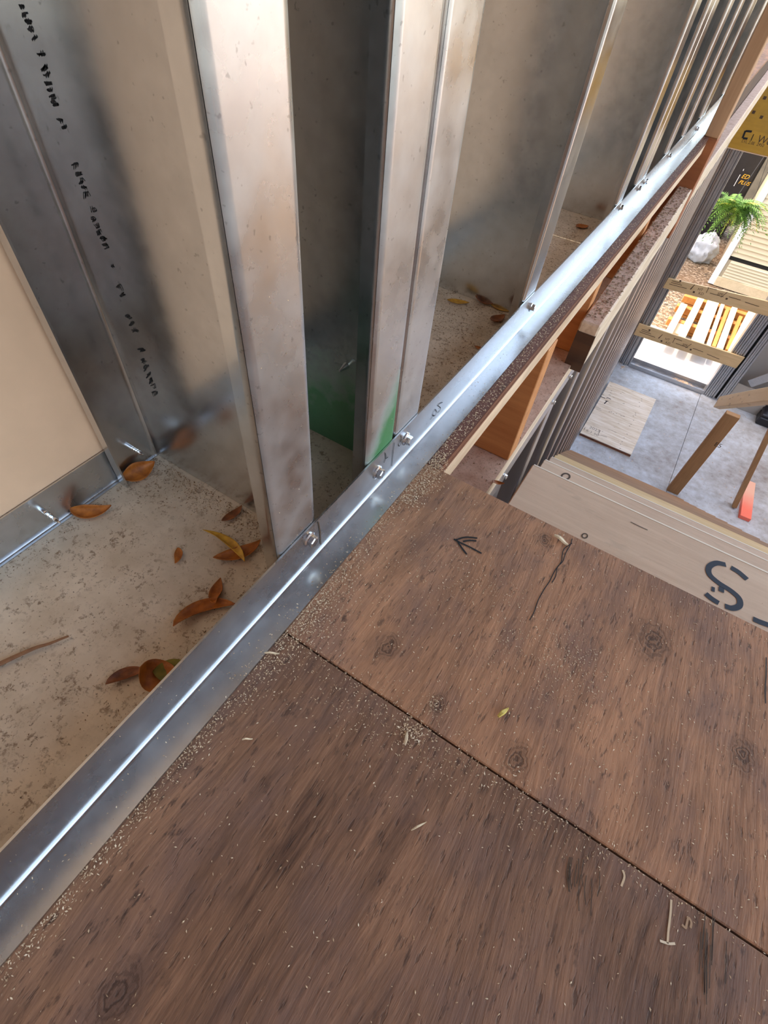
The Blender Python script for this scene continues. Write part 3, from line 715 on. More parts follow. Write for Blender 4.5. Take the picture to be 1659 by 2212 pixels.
# header
hd = thing('header_beam', (1.0, DY, HB), 'yellow laminated timber beam over the doorway with black print', 'beam')
hb_ = box('beam', -0.20, 3.2, DY - 0.02, DY + 0.07, HB + 0.001, -0.315, LVL, hd, bev=0.002)
box('pale_edge', -0.20, 3.2, DY - 0.019, DY + 0.069, HB - 0.006, HB + 0.001, PALE_X, hd)
HY = lambda p: aty(p, DY - 0.0206)
text('printed_text', 'West Fraser', 0.07, HY((1633, 307)), (1, 0, 0), (0, 0, 1), INKBROWN, hb_)
text('printed_text', 'LVL 2.0E  2950', 0.028, HY((1603, 303)) + Vector((0, 0, -0.012)), (1, 0, 0), (0, 0, 1), INKBROWN, hb_)
lg = lambda pts: [HY((1540 + x / 9.22, 100 + y_ / 9.22)) for x, y_ in pts]
strokes('printed_logo', [lg([(590, 1830), (625, 1740), (650, 1680)]), lg([(650, 1690), (700, 1690), (775, 1700)]), lg([(600, 1830), (690, 1840)])], 0.014, (0, -1, 0), BLACK, hb_)
strokes('printed_logo', [lg([(815, 1750), (755, 1880)])], 0.006, (0, -1, 0), BLACK, hb_)
for (x, y_) in [(1032, 1028), (812, 1312), (965, 1412)]:
    c = HY((1540 + x / 9.22, 100 + y_ / 9.22)); strokes('nail_hole', [[c + Vector((-0.011, 0, 0)), c + Vector((0.011, 0, 0))]], 0.02, (0, -1, 0), INKBROWN, hb_)
box('rim_joist', -0.20, 3.2, DY + 0.0, DY + 0.05, -0.314, 0.0, DARKWOOD, label='dark stained rim joist above the yellow beam', cat='joist')
# two boards nailed across the doorway
def cross_board(pts, label):
    c = [aty(p, DY - 0.012) for p in pts]   # TL, TR, BR, BL
    t = thing('cross_board', ((c[0].x + c[1].x) / 2, DY - 0.012, c[3].z), label, 'board')
    v = [Vector((q.x, DY - 0.003 - d, q.z)) for d in (0.0, 0.019) for q in c]
    bm = bmesh.new(); q = [bm.verts.new(x) for x in v]
    for a in [(0, 1, 2, 3), (7, 6, 5, 4)] + [(i, 4 + i, 4 + (i + 1) % 4, (i + 1) % 4) for i in range(4)]: bm.faces.new([q[i] for i in a])
    bmesh.ops.recalc_face_normals(bm, faces=bm.faces[:]); bmesh.ops.bevel(bm, geom=bm.edges[:], offset=0.0015, segments=1, affect='EDGES')
    bd = link('plank', mesh_bm(bm), BRACE, t)
    e = (c[1] - c[0]); L = e.length; e = e.normalized(); up_ = Vector((-e.z, 0, e.x)); o = Vector((c[3].x, DY - 0.0226, c[3].z))
    ln = lambda a, b: [o + e * a[0] * L + up_ * a[1], o + e * b[0] * L + up_ * b[1]]
    S = [ln((0.05, 0.085), (0.13, 0.082)), ln((0.05, 0.068), (0.15, 0.066)), ln((0.04, 0.05), (0.2, 0.046)), ln((0.23, 0.045), (0.25, 0.1)), ln((0.25, 0.1), (0.235, 0.046)),
         ln((0.37, 0.05), (0.37, 0.1)), ln((0.40, 0.055), (0.52, 0.05)), ln((0.36, 0.1), (0.44, 0.098)), ln((0.50, 0.04), (0.53, 0.1)), ln((0.56, 0.062), (0.66, 0.058)), ln((0.7, 0.05), (0.82, 0.04))]
    strokes('printed_lines', S, 0.005, (0, -1, 0), INKBROWN, bd, kind='stuff')
    for q_, s_ in ((0.29, 'HT'), (0.31, 'KD'), (0.46, 'SPF')):
        text('printed_text', s_, 0.035, o + e * q_ * L + up_ * (0.055 if s_ != 'KD' else 0.02), e, up_, INKBROWN, bd)
    for a in ((0.12, 0.10), (0.27, 0.03), (0.55, 0.04)):
        p = o + e * a[0] * L + up_ * a[1]; strokes('knot', [[p - e * 0.009, p + e * 0.009]], 0.016, (0, -1, 0), INKBROWN, bd)
cross_board([(1444, 600), (1700, 660), (1690, 691), (1432, 621)], 'printed tan board nailed across the middle of the doorway')
cross_board([(1381, 698), (1609, 772), (1590, 795), (1369, 722)], 'printed tan board nailed across the doorway near the floor')

# ============================================================ OUTSIDE
# unseen wall added to shade the far side of the yard
box('shade_wall', -2.7, -2.5, 8.35, 15.5, ZG, 1.6, BACKW, kind='structure', label='added unseen beige wall that shades the yard', cat='wall')
# boards of the lumber pile
K7 = lambda x, y_: (1360 + x / 5.548, 590 + y_ / 5.548)
ZB = ZG + 0.16
pile = [((470, 705), (655, 372), 0.085, WHITEWOOD, 0.0), ((620, 765), (858, 300), 0.085, WHITEWOOD, 0.0), ((560, 720), (620, 600), 0.08, WHITEWOOD, -0.05), ((820, 815), (1010, 330), 0.145, WHITEWOOD, 0.0), ((962, 836), (1122, 366), 0.045, WHITEWOOD, 0.0),
        ((1010, 875), (1175, 440), 0.045, ORANGEBOARD, -0.01), ((1085, 900), (1262, 415), 0.07, WHITEWOOD, 0.01), ((1175, 915), (1335, 520), 0.045, ORANGEBOARD, -0.02), ((1235, 945), (1470, 475), 0.10, WHITEWOOD, 0.02)]
plab = ['narrow bleached board at the gravel side of the lumber pile', 'bleached board second from the gravel in the lumber pile', 'short bleached board low in the lumber pile', 'widest bleached board in the middle of the lumber pile', 'thin bleached board beside the widest one in the pile',
        'thin orange board right of the thin bleached one', 'bright narrow board between two orange ones in the pile', 'leaning orange board near the shed side of the pile', 'white edge board of the pile beside the door jamb']
for (a, b, w_, m_, dz), lb in zip(pile, plab):
    p0 = atz(K7(*a), ZB + dz); p1 = atz(K7(*b), ZB + dz); d = (p1 - p0).normalized()
    z = ZB + dz - 0.019
    beam('lumber_board', Vector((p0.x, p0.y - 0.22, z)) if dz == 0 else Vector((p0.x, p0.y, z)), Vector((p1.x, p1.y, z)) + d * 0.02, w_, 0.038, m_, label=lb, cat='board', group='boards of the lumber pile')
for i, (yy, zz, x0, x1) in enumerate([(7.30, ZB - 0.083, 0.10, 1.25), (7.75, ZB - 0.083, 0.12, 1.25), (8.12, ZB - 0.083, 0.15, 1.22), (8.40, ZB - 0.083, 0.25, 1.22)]):
    beam('pile_bearer', (x0, yy, zz), (x1, yy + 0.03, zz), 0.09, 0.085, ORANGEBOARD, label='orange bearer lying crosswise under the lumber pile', cat='board', group='bearers under the lumber pile')
for i, (yy, x0, x1) in enumerate([(7.32, 0.15, 1.2), (7.77, 0.2, 1.2), (8.14, 0.2, 1.2)]):
    beam('pile_bearer', (x0, yy, ZG + 0.006), (x1, yy + 0.02, ZG + 0.006), 0.10, 0.036, ORANGEBOARD, label='orange bearer lying crosswise under the lumber pile', cat='board', group='bearers under the lumber pile')
# shed
sh = thing('shed', (1.5, 9.5, ZG), 'cream lap sided shed with white corner trim in the yard', 'shed')
SY = 9.10
box('core', 0.40, 3.2, SY + 0.02, 11.5, ZG, -0.6, CREAM, sh)
v = []; f = []
z = ZG + 0.42; n = 0
while z < -0.65:
    v += [(0.452, SY + 0.016, z + 0.062), (3.2, SY + 0.016, z + 0.062), (0.452, SY - 0.002, z), (3.2, SY - 0.002, z), (0.452, SY + 0.016, z), (3.2, SY + 0.016, z)]
    f += [(n, n + 2, n + 3, n + 1), (n + 2, n + 4, n + 5, n + 3)]; n += 6; z += 0.0625
link('lap_siding', mesh_py(v, f), CREAM, sh, kind='stuff')
v = []; f = []; n = 0; z = ZG + 0.13
while z < ZG + 0.36:
    v += [(0.50, SY + 0.016, z + 0.04), (3.2, SY + 0.016, z + 0.04), (0.50, SY - 0.006, z), (3.2, SY - 0.006, z), (0.50, SY + 0.016, z), (3.2, SY + 0.016, z)]
    f += [(n, n + 2, n + 3, n + 1), (n + 2, n + 4, n + 5, n + 3)]; n += 6; z += 0.04
link('skirt_siding', mesh_py(v, f), CREAM, sh, kind='stuff')
box('corner_trim', 0.37, 0.452, SY - 0.012, SY + 0.09, ZG, -0.6, WHITE, sh)
box('shadow_gap', 0.46, 3.2, SY + 0.010, SY + 0.019, ZG + 0.365, ZG + 0.418, BLACKGAP, sh)  # black strip stands in for the shade in the gap under the siding
box('skirt_board', 0.452, 3.2, SY - 0.03, SY + 0.018, ZG + 0.0, ZG + 0.125, WHITEWOOD, sh)
# hanging fern on the shed corner
fp = aty((1584, 462), 8.50)
fe = thing('fern_basket', fp, 'green fern in a black basket hung by the shed corner', 'fern')
bm = bmesh.new(); prev = None
for (zz, rr) in [(-0.12, 0.08), (-0.08, 0.13), (0.02, 0.165), (0.05, 0.17)]:
    ring = [bm.verts.new(fp + Vector((rr * math.cos(k * 0.3927), rr * math.sin(k * 0.3927), zz))) for k in range(16)]
    if prev:
        for k in range(16): bm.faces.new((prev[k], prev[(k + 1) % 16], ring[(k + 1) % 16], ring[k]))
    else: bm.faces.new(ring[::-1])
    prev = ring
bm.faces.new(prev)
link('basket', mesh_bm(bm), BLACKP, fe, smooth=40)
br = Vector((0.375, SY - 0.014, -1.10)); tip = fp + Vector((0, 0, 0.9))
beam('bracket', br, Vector((fp.x, fp.y, -1.10)), 0.012, 0.012, BLACKP, fe, bev=0.001)
for k in range(3):
    a = k * 2.094; beam('hanger_wire', fp + Vector((0.165 * math.cos(a), 0.165 * math.sin(a), 0.05)), Vector((fp.x, fp.y, -1.10)), 0.004, 0.004, BLACKP, fe, bev=0)
def frond_mesh(L, droop, seed):
    rr = random.Random(seed); v = []; f = []; N = 18
    for i in range(N + 1):
        s = i / N; r = L * s * (1 - 0.15 * s); z = L * (0.55 * s - droop * s * s)
        c = Vector((r, 0, z)); wl_ = 0.062 * math.sin(math.pi * min(1, s * 0.92 + 0.08)) + 0.004
        for sd_ in (-1, 1):
            b = len(v); fw = 0.03
            v += [c + Vector((-0.006, 0, 0)), c + Vector((0.008, 0, 0)), c + Vector((fw + rr.uniform(-.01, .01), sd_ * wl_, -0.02 + rr.uniform(-.015, .01)))]
            f.append((b, b + 1, b + 2))
    me = mesh_py(v, f); return me
for k in range(150):
    L = U(0.2, 0.46); me = frond_mesh(L, U(0.7, 1.5), k); me.materials.append(FERN if k % 12 else FERNY)
    o = bpy.data.objects.new('frond', me); C.objects.link(o); o.parent = fe
    o.location = (U(-0.09, 0.09), U(-0.09, 0.09), 0.05); o.rotation_euler = (U(-0.25, 0.25), U(-0.7, 0.25), U(0, 6.283))
# white sack
sk = atz((1515, 556), ZG)
def lump(name, c, rx, ry, rz, mat, seed, amp=0.16, sub=4, parent=None, **kw):
    bm = bmesh.new(); bmesh.ops.create_icosphere(bm, subdivisions=sub, radius=1)
    from mathutils import noise as mn
    for v in bm.verts:
        d = v.co.normalized(); k = 1 + amp * mn.noise(d * 2.1 + Vector((seed, 0, 0))) + amp * 0.9 * abs(mn.noise(d * 3.2 + Vector((0, seed, 0)))) - amp * 0.35 * abs(mn.noise(d * 7.5 + Vector((0, 0, seed))))
        v.co = Vector((c[0] + d.x * rx * k, c[1] + d.y * ry * k, max(c[2] + d.z * rz * k, c[2] - rz * 0.72)))
    return link(name, mesh_bm(bm), mat, parent, smooth=60, **kw)
sko = lump('white_sack', (0.08, sk.y - 0.12, ZG + 0.15), 0.21, 0.18, 0.22, SACK, 3.0, 0.3, 4, label='crumpled white sack slumped on the gravel', cat='sack')
# tall black wrapped bale with yellow print
bl = thing('wrapped_bale', (0.0, 11.2, ZG), 'tall black plastic wrapped bale with yellow print', 'bale')
bm = bm_box(-0.42, 0.27, 11.0, 11.5, ZG - 0.01, -0.9, 0.06, 3)
bmesh.ops.subdivide_edges(bm, edges=bm.edges[:], cuts=3, use_grid_fill=True)
for v in bm.verts: v.co.y += 0.02 * math.sin(v.co.z * 13 + v.co.x * 5)
link('wrap', mesh_bm(bm), BLACKP, bl, smooth=40)
by = 10.955
def BT(p): return aty(p, by)
text('printed_text', 'ED', 0.085, BT((1600, 384)), (1, 0, 0), (0, 0, 1), YELLOW, bl, shear=0.3)
text('printed_text', 'PLUS', 0.075, BT((1594, 396)), (1, 0, 0), (0, 0, 1), YELLOW, bl, shear=0.3)
strokes('printed_line', [[BT((1585, 402)), BT((1599, 377))], [BT((1541, 502)), BT((1546, 495))], [BT((1605, 369)), BT((1607, 365))]], 0.009, (0, -1, 0), WHITEP, bl)
# bank behind the yard and stones on it
bm = bmesh.new(); bmesh.ops.create_grid(bm, x_segments=40, y_segments=12, size=1)
from mathutils import noise as mnoise
for v in bm.verts:
    x = v.co.x * 8; y_ = 13.2 + (v.co.y + 1) * 2.2; v.co = Vector((x, y_, ZG - 0.05 + (v.co.y + 1) * 1.15 + 0.25 * mnoise.noise(Vector((x, y_, 0)))))
link('earth_bank', mesh_bm(bm), BANK, smooth=60, kind='structure', label='olive earth bank behind the yard', cat='bank')
for i, (p, r_) in enumerate([((1622, 398), 0.10), ((1634, 372), 0.16), ((1618, 402), 0.07)]):
    c = aty(p, 12.6 ); lump('stone', (c.x + 0.25 * i, 12.4 + 0.3 * i, ZG + r_ * 0.6), r_ * 1.3, r_, r_, BANK, i + 5.0, 0.2, 2, label='olive stone below the earth bank beside the bale', cat='stone', group='stones by the bale')

# ============================================================ DEAD LEAVES IN THE TRACK
def leaf(px, L, W, ang, mat, curl=0.5, fold=0.5, z=0.003, label='', twist=0.0, lift=0.0, name='dead_leaf', roll=0.0, group='dead leaves in the track', dx=(0, 0), bend=0.0):
    c = atz(px, z + 0.002); n, m = 12, 6; v = []; f = []
    ca, sa = math.cos(ang), math.sin(ang)
    th = 0.0; x = -L / 2; zz = 0.0; spine = []
    tot = curl
    a = -tot / 2; sx = 0.0; sz = 0.0
    for i in range(n + 1):
        spine.append((sx, sz, a)); sx += (L / n) * math.cos(a); sz += (L / n) * math.sin(a); a += tot / n
    cx = sum(s[0] for s in spine) / len(spine); zm = 1e9
    for i, (sx, sz, a) in enumerate(spine):
        s = i / n; hw = W / 2 * max(0.02, math.sin(math.pi * s ** 0.85)) ** 0.8
        tw = twist * (s - 0.5)
        for j in range(m + 1):
            q = j / m * 2 - 1; fa = fold * q
            yy = hw * (math.sin(fa) / fold if abs(fold) > 1e-3 else q); hz = hw * abs(1 - math.cos(fa)) / max(abs(fold), 0.2)
            y2 = yy * math.cos(tw) - hz * math.sin(tw); h2 = yy * math.sin(tw) + hz * math.cos(tw)
            X = (sx - cx) - math.sin(a) * h2; Z = sz + math.cos(a) * h2; Y = y2
            Y, Z = Y * math.cos(roll) - Z * math.sin(roll), Y * math.sin(roll) + Z * math.cos(roll)
            if abs(bend) > 1e-3:
                rb = L / bend; th_ = X / rb; X, Y = (rb - Y) * math.sin(th_), rb - (rb - Y) * math.cos(th_) - rb * (1 - math.cos(bend / 4))
            v.append(Vector((X * ca - Y * sa, X * sa + Y * ca, Z)))
    zm = min(p.z for p in v)
    v = [p + Vector((c.x + dx[0], c.y + dx[1], z - zm + lift)) for p in v]
    for i in range(n):
        for j in range(m): b = i * (m + 1) + j; f.append((b, b + 1, b + m + 2, b + m + 1))
    o = link(name, mesh_py(v, f), LEAF[mat], None, smooth=80, label=label, cat='leaf', group=group)
    md = o.modifiers.new('thickness', 'SOLIDIFY'); md.thickness = 0.0004; md.offset = 0
    return o
ZT = 0.0024
leaf((196, 1106), 0.034, 0.015, 0.75, 'o', 0.9, 1.3, ZT, 'orange brown leaf curled against the back leg of the track', roll=0.5, bend=1.3)
leaf((303, 1022), 0.032, 0.020, 1.35, 'o', 0.9, 1.2, ZT, 'orange leaf propped in the corner under a screw point', roll=0.8, bend=0.5)
leaf((503, 1110), 0.023, 0.009, 1.5, 'b', 0.9, 1.1, ZT, 'small brown leaf beside the printed stud web', bend=0.6)
leaf((384, 1199), 0.015, 0.008, -0.9, 'o', 1.0, 1.3, ZT, 'tiny curled orange leaf alone on the track floor', bend=-0.9)
leaf((495, 1176), 0.050, 0.008, -0.05, 'y', 1.1, 0.9, ZT + 0.003, 'twisted yellow leaf arching at the foot of the printed stud', twist=1.6, bend=-1.3)
leaf((516, 1194), 0.040, 0.015, 1.1, 'o', 0.8, 1.2, ZT, 'orange leaf under the twisted yellow one', twist=0.6, bend=0.9)
leaf((468, 1278), 0.024, 0.011, 2.2, 'o', 1.4, 1.1, ZT, 'small bent orange leaf beside the front leg', twist=1.2, bend=-0.8)
leaf((440, 1318), 0.052, 0.013, 1.05, 'o', 1.2, 1.2, ZT, 'long orange leaf curled into a hook near the front leg', twist=0.6, bend=-2.0)
leaf((274, 1458), 0.028, 0.010, 1.0, 'b', 1.4, 1.2, ZT, 'thin brown curled leaf near the front leg', bend=-1.5)
leaf((345, 1461), 0.038, 0.022, 0.5, 'o', 3.6, 0.5, ZT, 'rolled orange leaf close behind the front leg')
leaf((375, 1447), 0.026, 0.016, 0.7, 'g', 0.7, 0.4, ZT, 'olive green leaf behind the rolled orange leaf')
leaf((990, 650), 0.030, 0.012, 0.5, 'y', 0.5, 0.5, ZT, 'flat yellow leaf in the sawdusty bay of the track')
leaf((1048, 651), 0.032, 0.018, 0.2, 'b', 1.4, 0.8, ZT, 'dark brown leaf behind the yellow ones in the track')
leaf((1083, 664), 0.030, 0.012, 0.1, 'y', 0.5, 0.4, ZT, 'yellow leaf touching the stud in the sawdusty bay')
leaf((1075, 688), 0.030, 0.016, 1.3, 'b', 1.0, 0.8, ZT, 'brown leaf at the foot of the middle stud')
leaf((1036, 749), 0.012, 0.006, 0.3, 'o', 0.8, 0.5, ZT, 'scrap of orange leaf on the sawdusty track floor')
leaf((1272, 456), 0.042, 0.020, 0.2, 'y', 0.7, 0.5, ZT, 'orange yellow leaf in the further bay of the track')
leaf((1258, 488), 0.026, 0.018, 0.9, 'o', 0.6, 0.5, ZT, 'orange leaf nearer the front leg in the further bay')
leaf((1484, 277), 0.08, 0.045, 0.9, 'b', 1.2, 0.6, ZT, 'brown leaf in the last bay before the wooden stud')
leaf((1076, 1042), 0.022, 0.009, 0.4, 'o', 1.2, 0.8, -0.25, 'orange leaf on the capping plank under the track', group='leaf on the lower plank')
# twig
def tube(name, pts, r, mat, n=7, parent=None, **kw):
    bm = bmesh.new(); prev = None; N = len(pts)
    for i, p in enumerate(pts):
        d = (pts[min(i + 1, N - 1)] - pts[max(i - 1, 0)]).normalized(); a = d.cross(Vector((0, 0, 1))).normalized(); b = d.cross(a)
        rr = r if not callable(r) else r(i / (N - 1))
        ring = [bm.verts.new(p + a * rr * math.cos(6.2832 * k / n) + b * rr * math.sin(6.2832 * k / n)) for k in range(n)]
        if prev:
            for k in range(n): bm.faces.new((prev[k], prev[(k + 1) % n], ring[(k + 1) % n], ring[k]))
        else: bm.faces.new(ring[::-1])
        prev = ring
    bm.faces.new(prev); return link(name, mesh_bm(bm), mat, parent, smooth=50, **kw)
tube('dry_twig', [atz(p, ZT + 0.002) for p in smooth_pts([(-60, 1462), (0, 1434), (70, 1402), (105, 1391), (148, 1374)], 4)], lambda s: 0.0018 - 0.0011 * s, TWIG, label='thin dry twig lying on the track floor', cat='twig')

# ============================================================ MARKS ON THE LANDING
dz = lambda pts: [atz(p, 0.0001) for p in smooth_pts(pts, 4)]
strokes('marker_arrow', [dz([(980, 1165), (995, 1173), (1016, 1183), (1040, 1196)]), dz([(984, 1167), (1005, 1161), (1031, 1163)]), dz([(1000, 1170), (1014, 1168), (1029, 1169)]), dz([(988, 1170), (996, 1182), (1008, 1198)])], 0.0015, (0, 0, 1), BLACK, pb, label='black marker arrow')
def wobble(p0, p1, n, amp, seed):
    rr = random.Random(seed); return [(p0[0] + (p1[0] - p0[0]) * k / n + rr.uniform(-amp, amp), p0[1] + (p1[1] - p0[1]) * k / n + rr.uniform(-amp, amp)) for k in range(n + 1)]
strokes('crack', [dz(wobble((1238, 1162), (1190, 1262), 6, 3, 1)), dz(wobble((1232, 1170), (1140, 1340), 8, 4, 2)), dz(wobble((1655, 1420), (1652, 1520), 5, 1, 3))], 0.0007, (0, 0, 1), BLACK, pb)
# pale scrapes on the near panel
CR = lambda pts: [(1000 + x / 2.425, 1300 + y_ / 2.425) for x, y_ in pts]
strokes('pale_scrape', [dz(CR([(1090, 1560), (1085, 1640), (1075, 1720), (1070, 1790)])), dz(CR([(1030, 1775), (1075, 1790), (1110, 1790)])), dz(CR([(1145, 1690), (1165, 1708), (1170, 1690), (1180, 1655), (1195, 1680), (1190, 1708)])), dz(CR([(835, 1405), (845, 1440), (828, 1490)]))], 0.0011, (0, 0, 1), DUST, pa)
rng = random.Random(4)
grv = []
for (cx, cy, n, w_, h_) in [(1310, 1760, 12, 160, 560), (640, 1430, 12, 170, 330)]:
    for k in range(n):
        x = cx + rng.uniform(-w_ / 2, w_ / 2); y0 = cy + rng.uniform(-h_ * .3, h_ * .1); grv.append(dz(CR([(x, y0), (x - 8 + rng.uniform(-8, 8), y0 + h_ * .25), (x - 10 + rng.uniform(-8, 8), y0 + h_ * rng.uniform(.35, .6))])))
strokes('weathered_groove', grv, 0.0004, (0, 0, 1), INKBROWN, pa, kind='stuff')

# bigger chips, each its own thing
def chip(px, L, W, ang, label, mat=PALE, z=0.0):
    c = atz(px, z); n = 6; v = []; f = []
    for i in range(n + 1):
        s = i / n; hw = W / 2 * (0.35 + math.sin(math.pi * min(1, s * 0.9 + 0.1)) * 0.65); x = (s - .5) * L; zz = 0.0012 * math.sin(s * 5)
        for (yy, h) in ((-hw, 0.0), (hw, 0.0), (hw * .6, 0.0012), (-hw * .6, 0.0014)):
            v.append(Vector((c.x + x * math.cos(ang) - yy * math.sin(ang), c.y + x * math.sin(ang) + yy * math.cos(ang), z + 0.0013 + h + zz)))
    for i in range(n):
        for k in range(4): f.append((4 * i + k, 4 * i + (k + 1) % 4, 4 * i + 4 + (k + 1) % 4, 4 * i + 4 + k))
    f += [(3, 2, 1, 0), (4 * n, 4 * n + 1, 4 * n + 2, 4 * n + 3)]
    bm = bmesh.new(); q = [bm.verts.new(x) for x in v]
    for a in f: bm.faces.new([q[i] for i in a])
    return link('wood_chip', mesh_bm(bm), mat, label=label, cat='wood chip', group='chips on the landing')
CHIPY = m_plain('yellow_chip', srgb(214, 188, 96), 0.6)
CHIPW = m_plain('pale_chip', srgb(226, 202, 168), 0.6)
chip((1211, 1168), 0.0135, 0.0040, -0.15, 'long pale wood chip near the stair edge of the landing', CHIPW)
chip((1086, 1540), 0.010, 0.0030, 1.2, 'bent yellow chip on the reddish panel', CHIPY)
chip((877, 1595), 0.0085, 0.0022, 1.9, 'pale splinter beside the seam between the two panels', CHIPW)
chip((904, 1785), 0.010, 0.0011, 1.0, 'thin upright splinter on the darker panel', CHIPW)
chip((588, 1413), 0.010, 0.0012, 0.6, 'thin pale splinter in the sawdust beside the ledge', CHIPW)
chip((535, 1598), 0.006, 0.0010, 0.7, 'tiny pale splinter on the near dark panel', CHIPW)

# ============================================================ SAWDUST AND GRIT (uncountable)
def flakes(name, pts, mat, label, cat, nrm=None):
    v = []; f = []
    for (p, L) in pts:
        a = U(0, 6.283); w_ = L * U(0.22, 0.5); h = L * U(0.15, 0.35); t = U(-0.35, 0.35)
        ux, uy = math.cos(a), math.sin(a)
        b = len(v)
        if nrm is None:
            v += [(p[0] + ux * L / 2, p[1] + uy * L / 2, p[2] + 0.0001 + abs(t) * L * 0.5), (p[0] - ux * L / 2, p[1] - uy * L / 2, p[2] + 0.0001), (p[0] - uy * w_ / 2, p[1] + ux * w_ / 2, p[2] + h), (p[0] + uy * w_ / 2, p[1] - ux * w_ / 2, p[2] + h * 0.6)]
        else:
            v += [(p[0], p[1] + ux * L / 2, p[2] + uy * L / 2), (p[0], p[1] - ux * L / 2, p[2] - uy * L / 2), (p[0] + h, p[1] - uy * w_ / 2, p[2] + ux * w_ / 2), (p[0] + h * .6, p[1] + uy * w_ / 2, p[2] - ux * w_ / 2)]
        f += [(b, b + 2, b + 3), (b + 1, b + 3, b + 2), (b, b + 1, b + 2), (b, b + 3, b + 1)]
    return link(name, mesh_py(v, f), mat, label=label, cat=cat, kind='stuff')
g = random.gauss
D = []
for _ in range(3800): D.append(((U(-0.118, 0.62), U(-0.30, 0.314), 0.0), U(0.0006, 0.0019)))
for _ in range(2800): D.append(((U(-0.118, 0.62), U(0.11, 0.314), 0.0), U(0.0006, 0.0019)))
for _ in range(2600):                                     # drift along the ledge
    y_ = U(-0.30, 0.315); k = 1.0 if y_ > 0.05 else 0.45
    D.append(((-0.1212 + abs(g(0, 0.0055 * k + 0.002)), y_, abs(g(0, 0.0004))), U(0.0006, 0.002)))
for _ in range(900): D.append(((-0.119 + abs(g(0, 0.014)), g(0.125, 0.03), abs(g(0, 0.0006))), U(0.0006, 0.002)))
for _ in range(900): D.append(((-0.112 + g(0, 0.006), U(0.26, 0.33), abs(g(0, 0.0008))), U(0.0007, 0.0024)))
for _ in range(3000):                                     # strip beyond the landing
    y_ = 0.315 + (1.5) * R() ** 1.4; D.append(((U(-0.1215, -0.109), y_, abs(g(0, 0.0005))), U(0.0008, 0.0028)))
def cluster(px, n, sx, sy, lo=0.0006, hi=0.0018):
    c = atz(px, 0)
    for _ in range(n): D.append(((max(-0.1205, c.x + g(0, sx)), min(0.314, c.y + g(0, sy)), 0.0), U(lo, hi)))
cluster((900, 1600), 420, 0.022, 0.013); cluster((885, 1580), 120, 0.005, 0.004, 0.0008, 0.0026); cluster((1235, 1420), 420, 0.018, 0.015); cluster((944, 1522), 70, 0.004, 0.003)
cluster((740, 1510), 220, 0.018, 0.012); cluster((1150, 1420), 250, 0.03, 0.02); cluster((1160, 1750), 260, 0.03, 0.008); cluster((660, 1300), 380, 0.012, 0.02); cluster((1000, 1250), 350, 0.03, 0.02)
for _ in range(420): D.append(((U(-0.11, 0.6), 0.108 - abs(g(0, 0.004)), 0.0), U(0.0006, 0.0018)))
flakes('sawdust', D, DUST, 'pale sawdust scattered over the plywood landing', 'sawdust')
D = []
for _ in range(240): D.append(((U(-0.140, -0.122), U(-0.2, 0.6), 0.0019), U(0.0005, 0.0016)))
for _ in range(260): D.append(((-0.122 - abs(g(0, 0.004)), U(0.05, 0.45), 0.0019), U(0.0006, 0.0018)))
flakes('sawdust', D, DUST, 'sawdust specks lying on the folded ledge of the track', 'sawdust')
D = [((LEGX + 0.0008, U(-0.15, 0.6), U(0.006, 0.041)), U(0.0004, 0.0012)) for _ in range(110)] + [((XN + 0.0008, U(0.139, 0.172), 0.042 + 0.2 * R() ** 2), U(0.0005, 0.0013)) for _ in range(40)] + [((XN + 0.0008, U(0.248, 0.325), 0.042 + 0.12 * R() ** 2), U(0.0005, 0.0013)) for _ in range(40)]
flakes('sawdust', D, DUST, 'sawdust specks stuck to the upright steel faces', 'sawdust', nrm=1)
D = []
for _ in range(2200): D.append(((U(-0.322, -0.147), U(-0.25, 0.172), 0.0022), U(0.0004, 0.0014)))
for _ in range(1300): D.append(((U(-0.322, -0.147), 0.172 - abs(g(0, 0.012)), 0.0022), U(0.0006, 0.0022)))
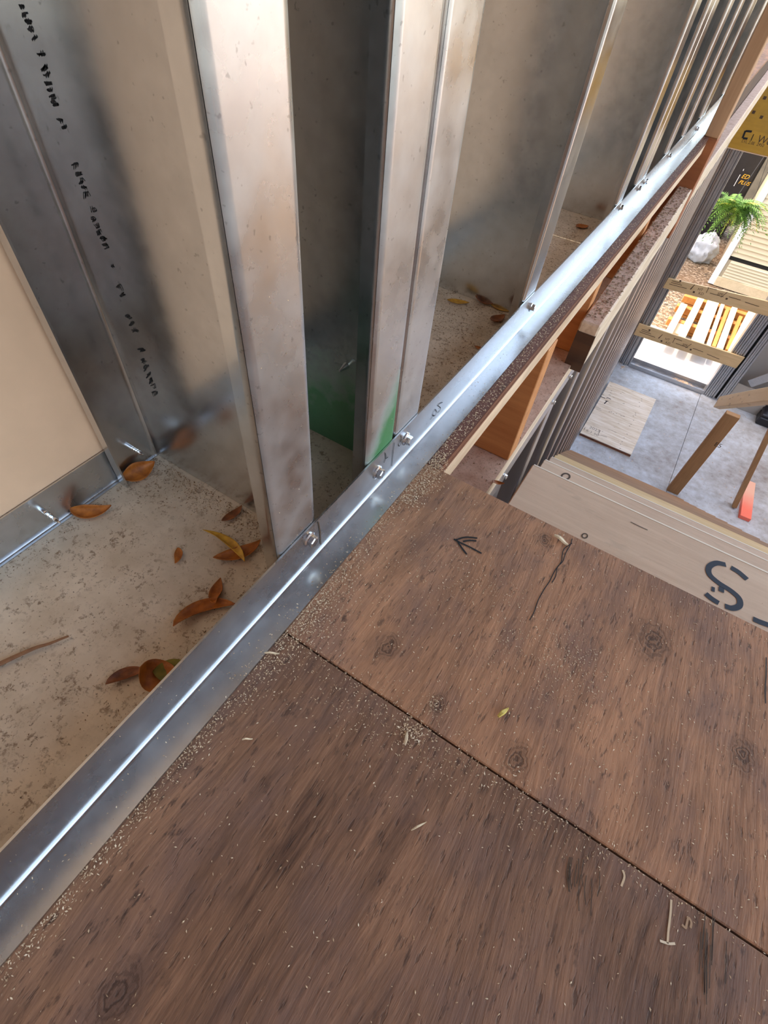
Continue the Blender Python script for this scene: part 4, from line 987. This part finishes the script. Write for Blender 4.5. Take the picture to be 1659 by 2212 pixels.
for _ in range(500): D.append(((-0.322 + abs(g(0, 0.008)), U(-0.2, 0.172), 0.0022), U(0.0006, 0.0022)))
for _ in range(1500): D.append(((-0.148 - abs(g(0, 0.01)), U(0.0, 0.28), 0.0022), U(0.0006, 0.0024)))
for _ in range(8000): D.append(((U(-0.322, -0.147), U(0.33, 0.99), 0.0022), U(0.0008, 0.0032)))
for _ in range(900): D.append(((U(-0.322, -0.147), U(0.99, 1.8), 0.0022), U(0.0015, 0.005)))
flakes('grit', D, DUSTB, 'brown grit and sawdust on the track floor', 'debris')
D = []
for _ in range(1400): D.append(((U(-0.3, -0.109), U(0.3, 1.0), -0.25), U(0.0012, 0.005)))
flakes('grit', D, DUSTB, 'brown sawdust on the capping plank below the track', 'debris')
D = []
for _ in range(1300):
    y_ = U(1.0, 1.82); D.append(((U(-0.124, -0.089), y_, -0.1525 + (y_ - 0.985) * 0.0445), U(0.002, 0.008)))
flakes('grit', D, DUSTB, 'brown sawdust on top of the ledger board', 'debris')
D = []
for _ in range(500): D.append(((U(-0.05, 0.6), U(0.33, 0.59), -0.19), U(0.0006, 0.0016)))
flakes('sawdust', D, DUST, 'sawdust specks on the first stair tread', 'sawdust')
D = []
for _ in range(260): D.append(((U(-0.1, 2.2), U(4.0, 5.8), ZF), U(0.006, 0.02)))
for _ in range(260): D.append(((g(0.55, 0.05), g(DY + 0.10, 0.015), ZF + 0.003), U(0.006, 0.02)))
for _ in range(120): D.append(((g(0.02, 0.03), g(DY + 0.06, 0.02), ZF + 0.003), U(0.006, 0.02)))
for _ in range(140): D.append(((g(-0.13, 0.03), g(DY - 0.05, 0.02), ZF), U(0.006, 0.02)))
for _ in range(60): D.append(((g(1.33, 0.02), g(4.4, 0.08), ZF), U(0.008, 0.025)))
D = [q for q in D if not (q[0][2] < ZF + 0.002 and ((q[0][0] < 0.39 and 4.26 < q[0][1] < 5.35) or q[0][0] < -0.12 or (1.3 < q[0][0] < 1.5 and 4.05 < q[0][1] < 4.65)))]
flakes('sawdust', D, DUST, 'wood scraps on the lower floor and door sill', 'sawdust')
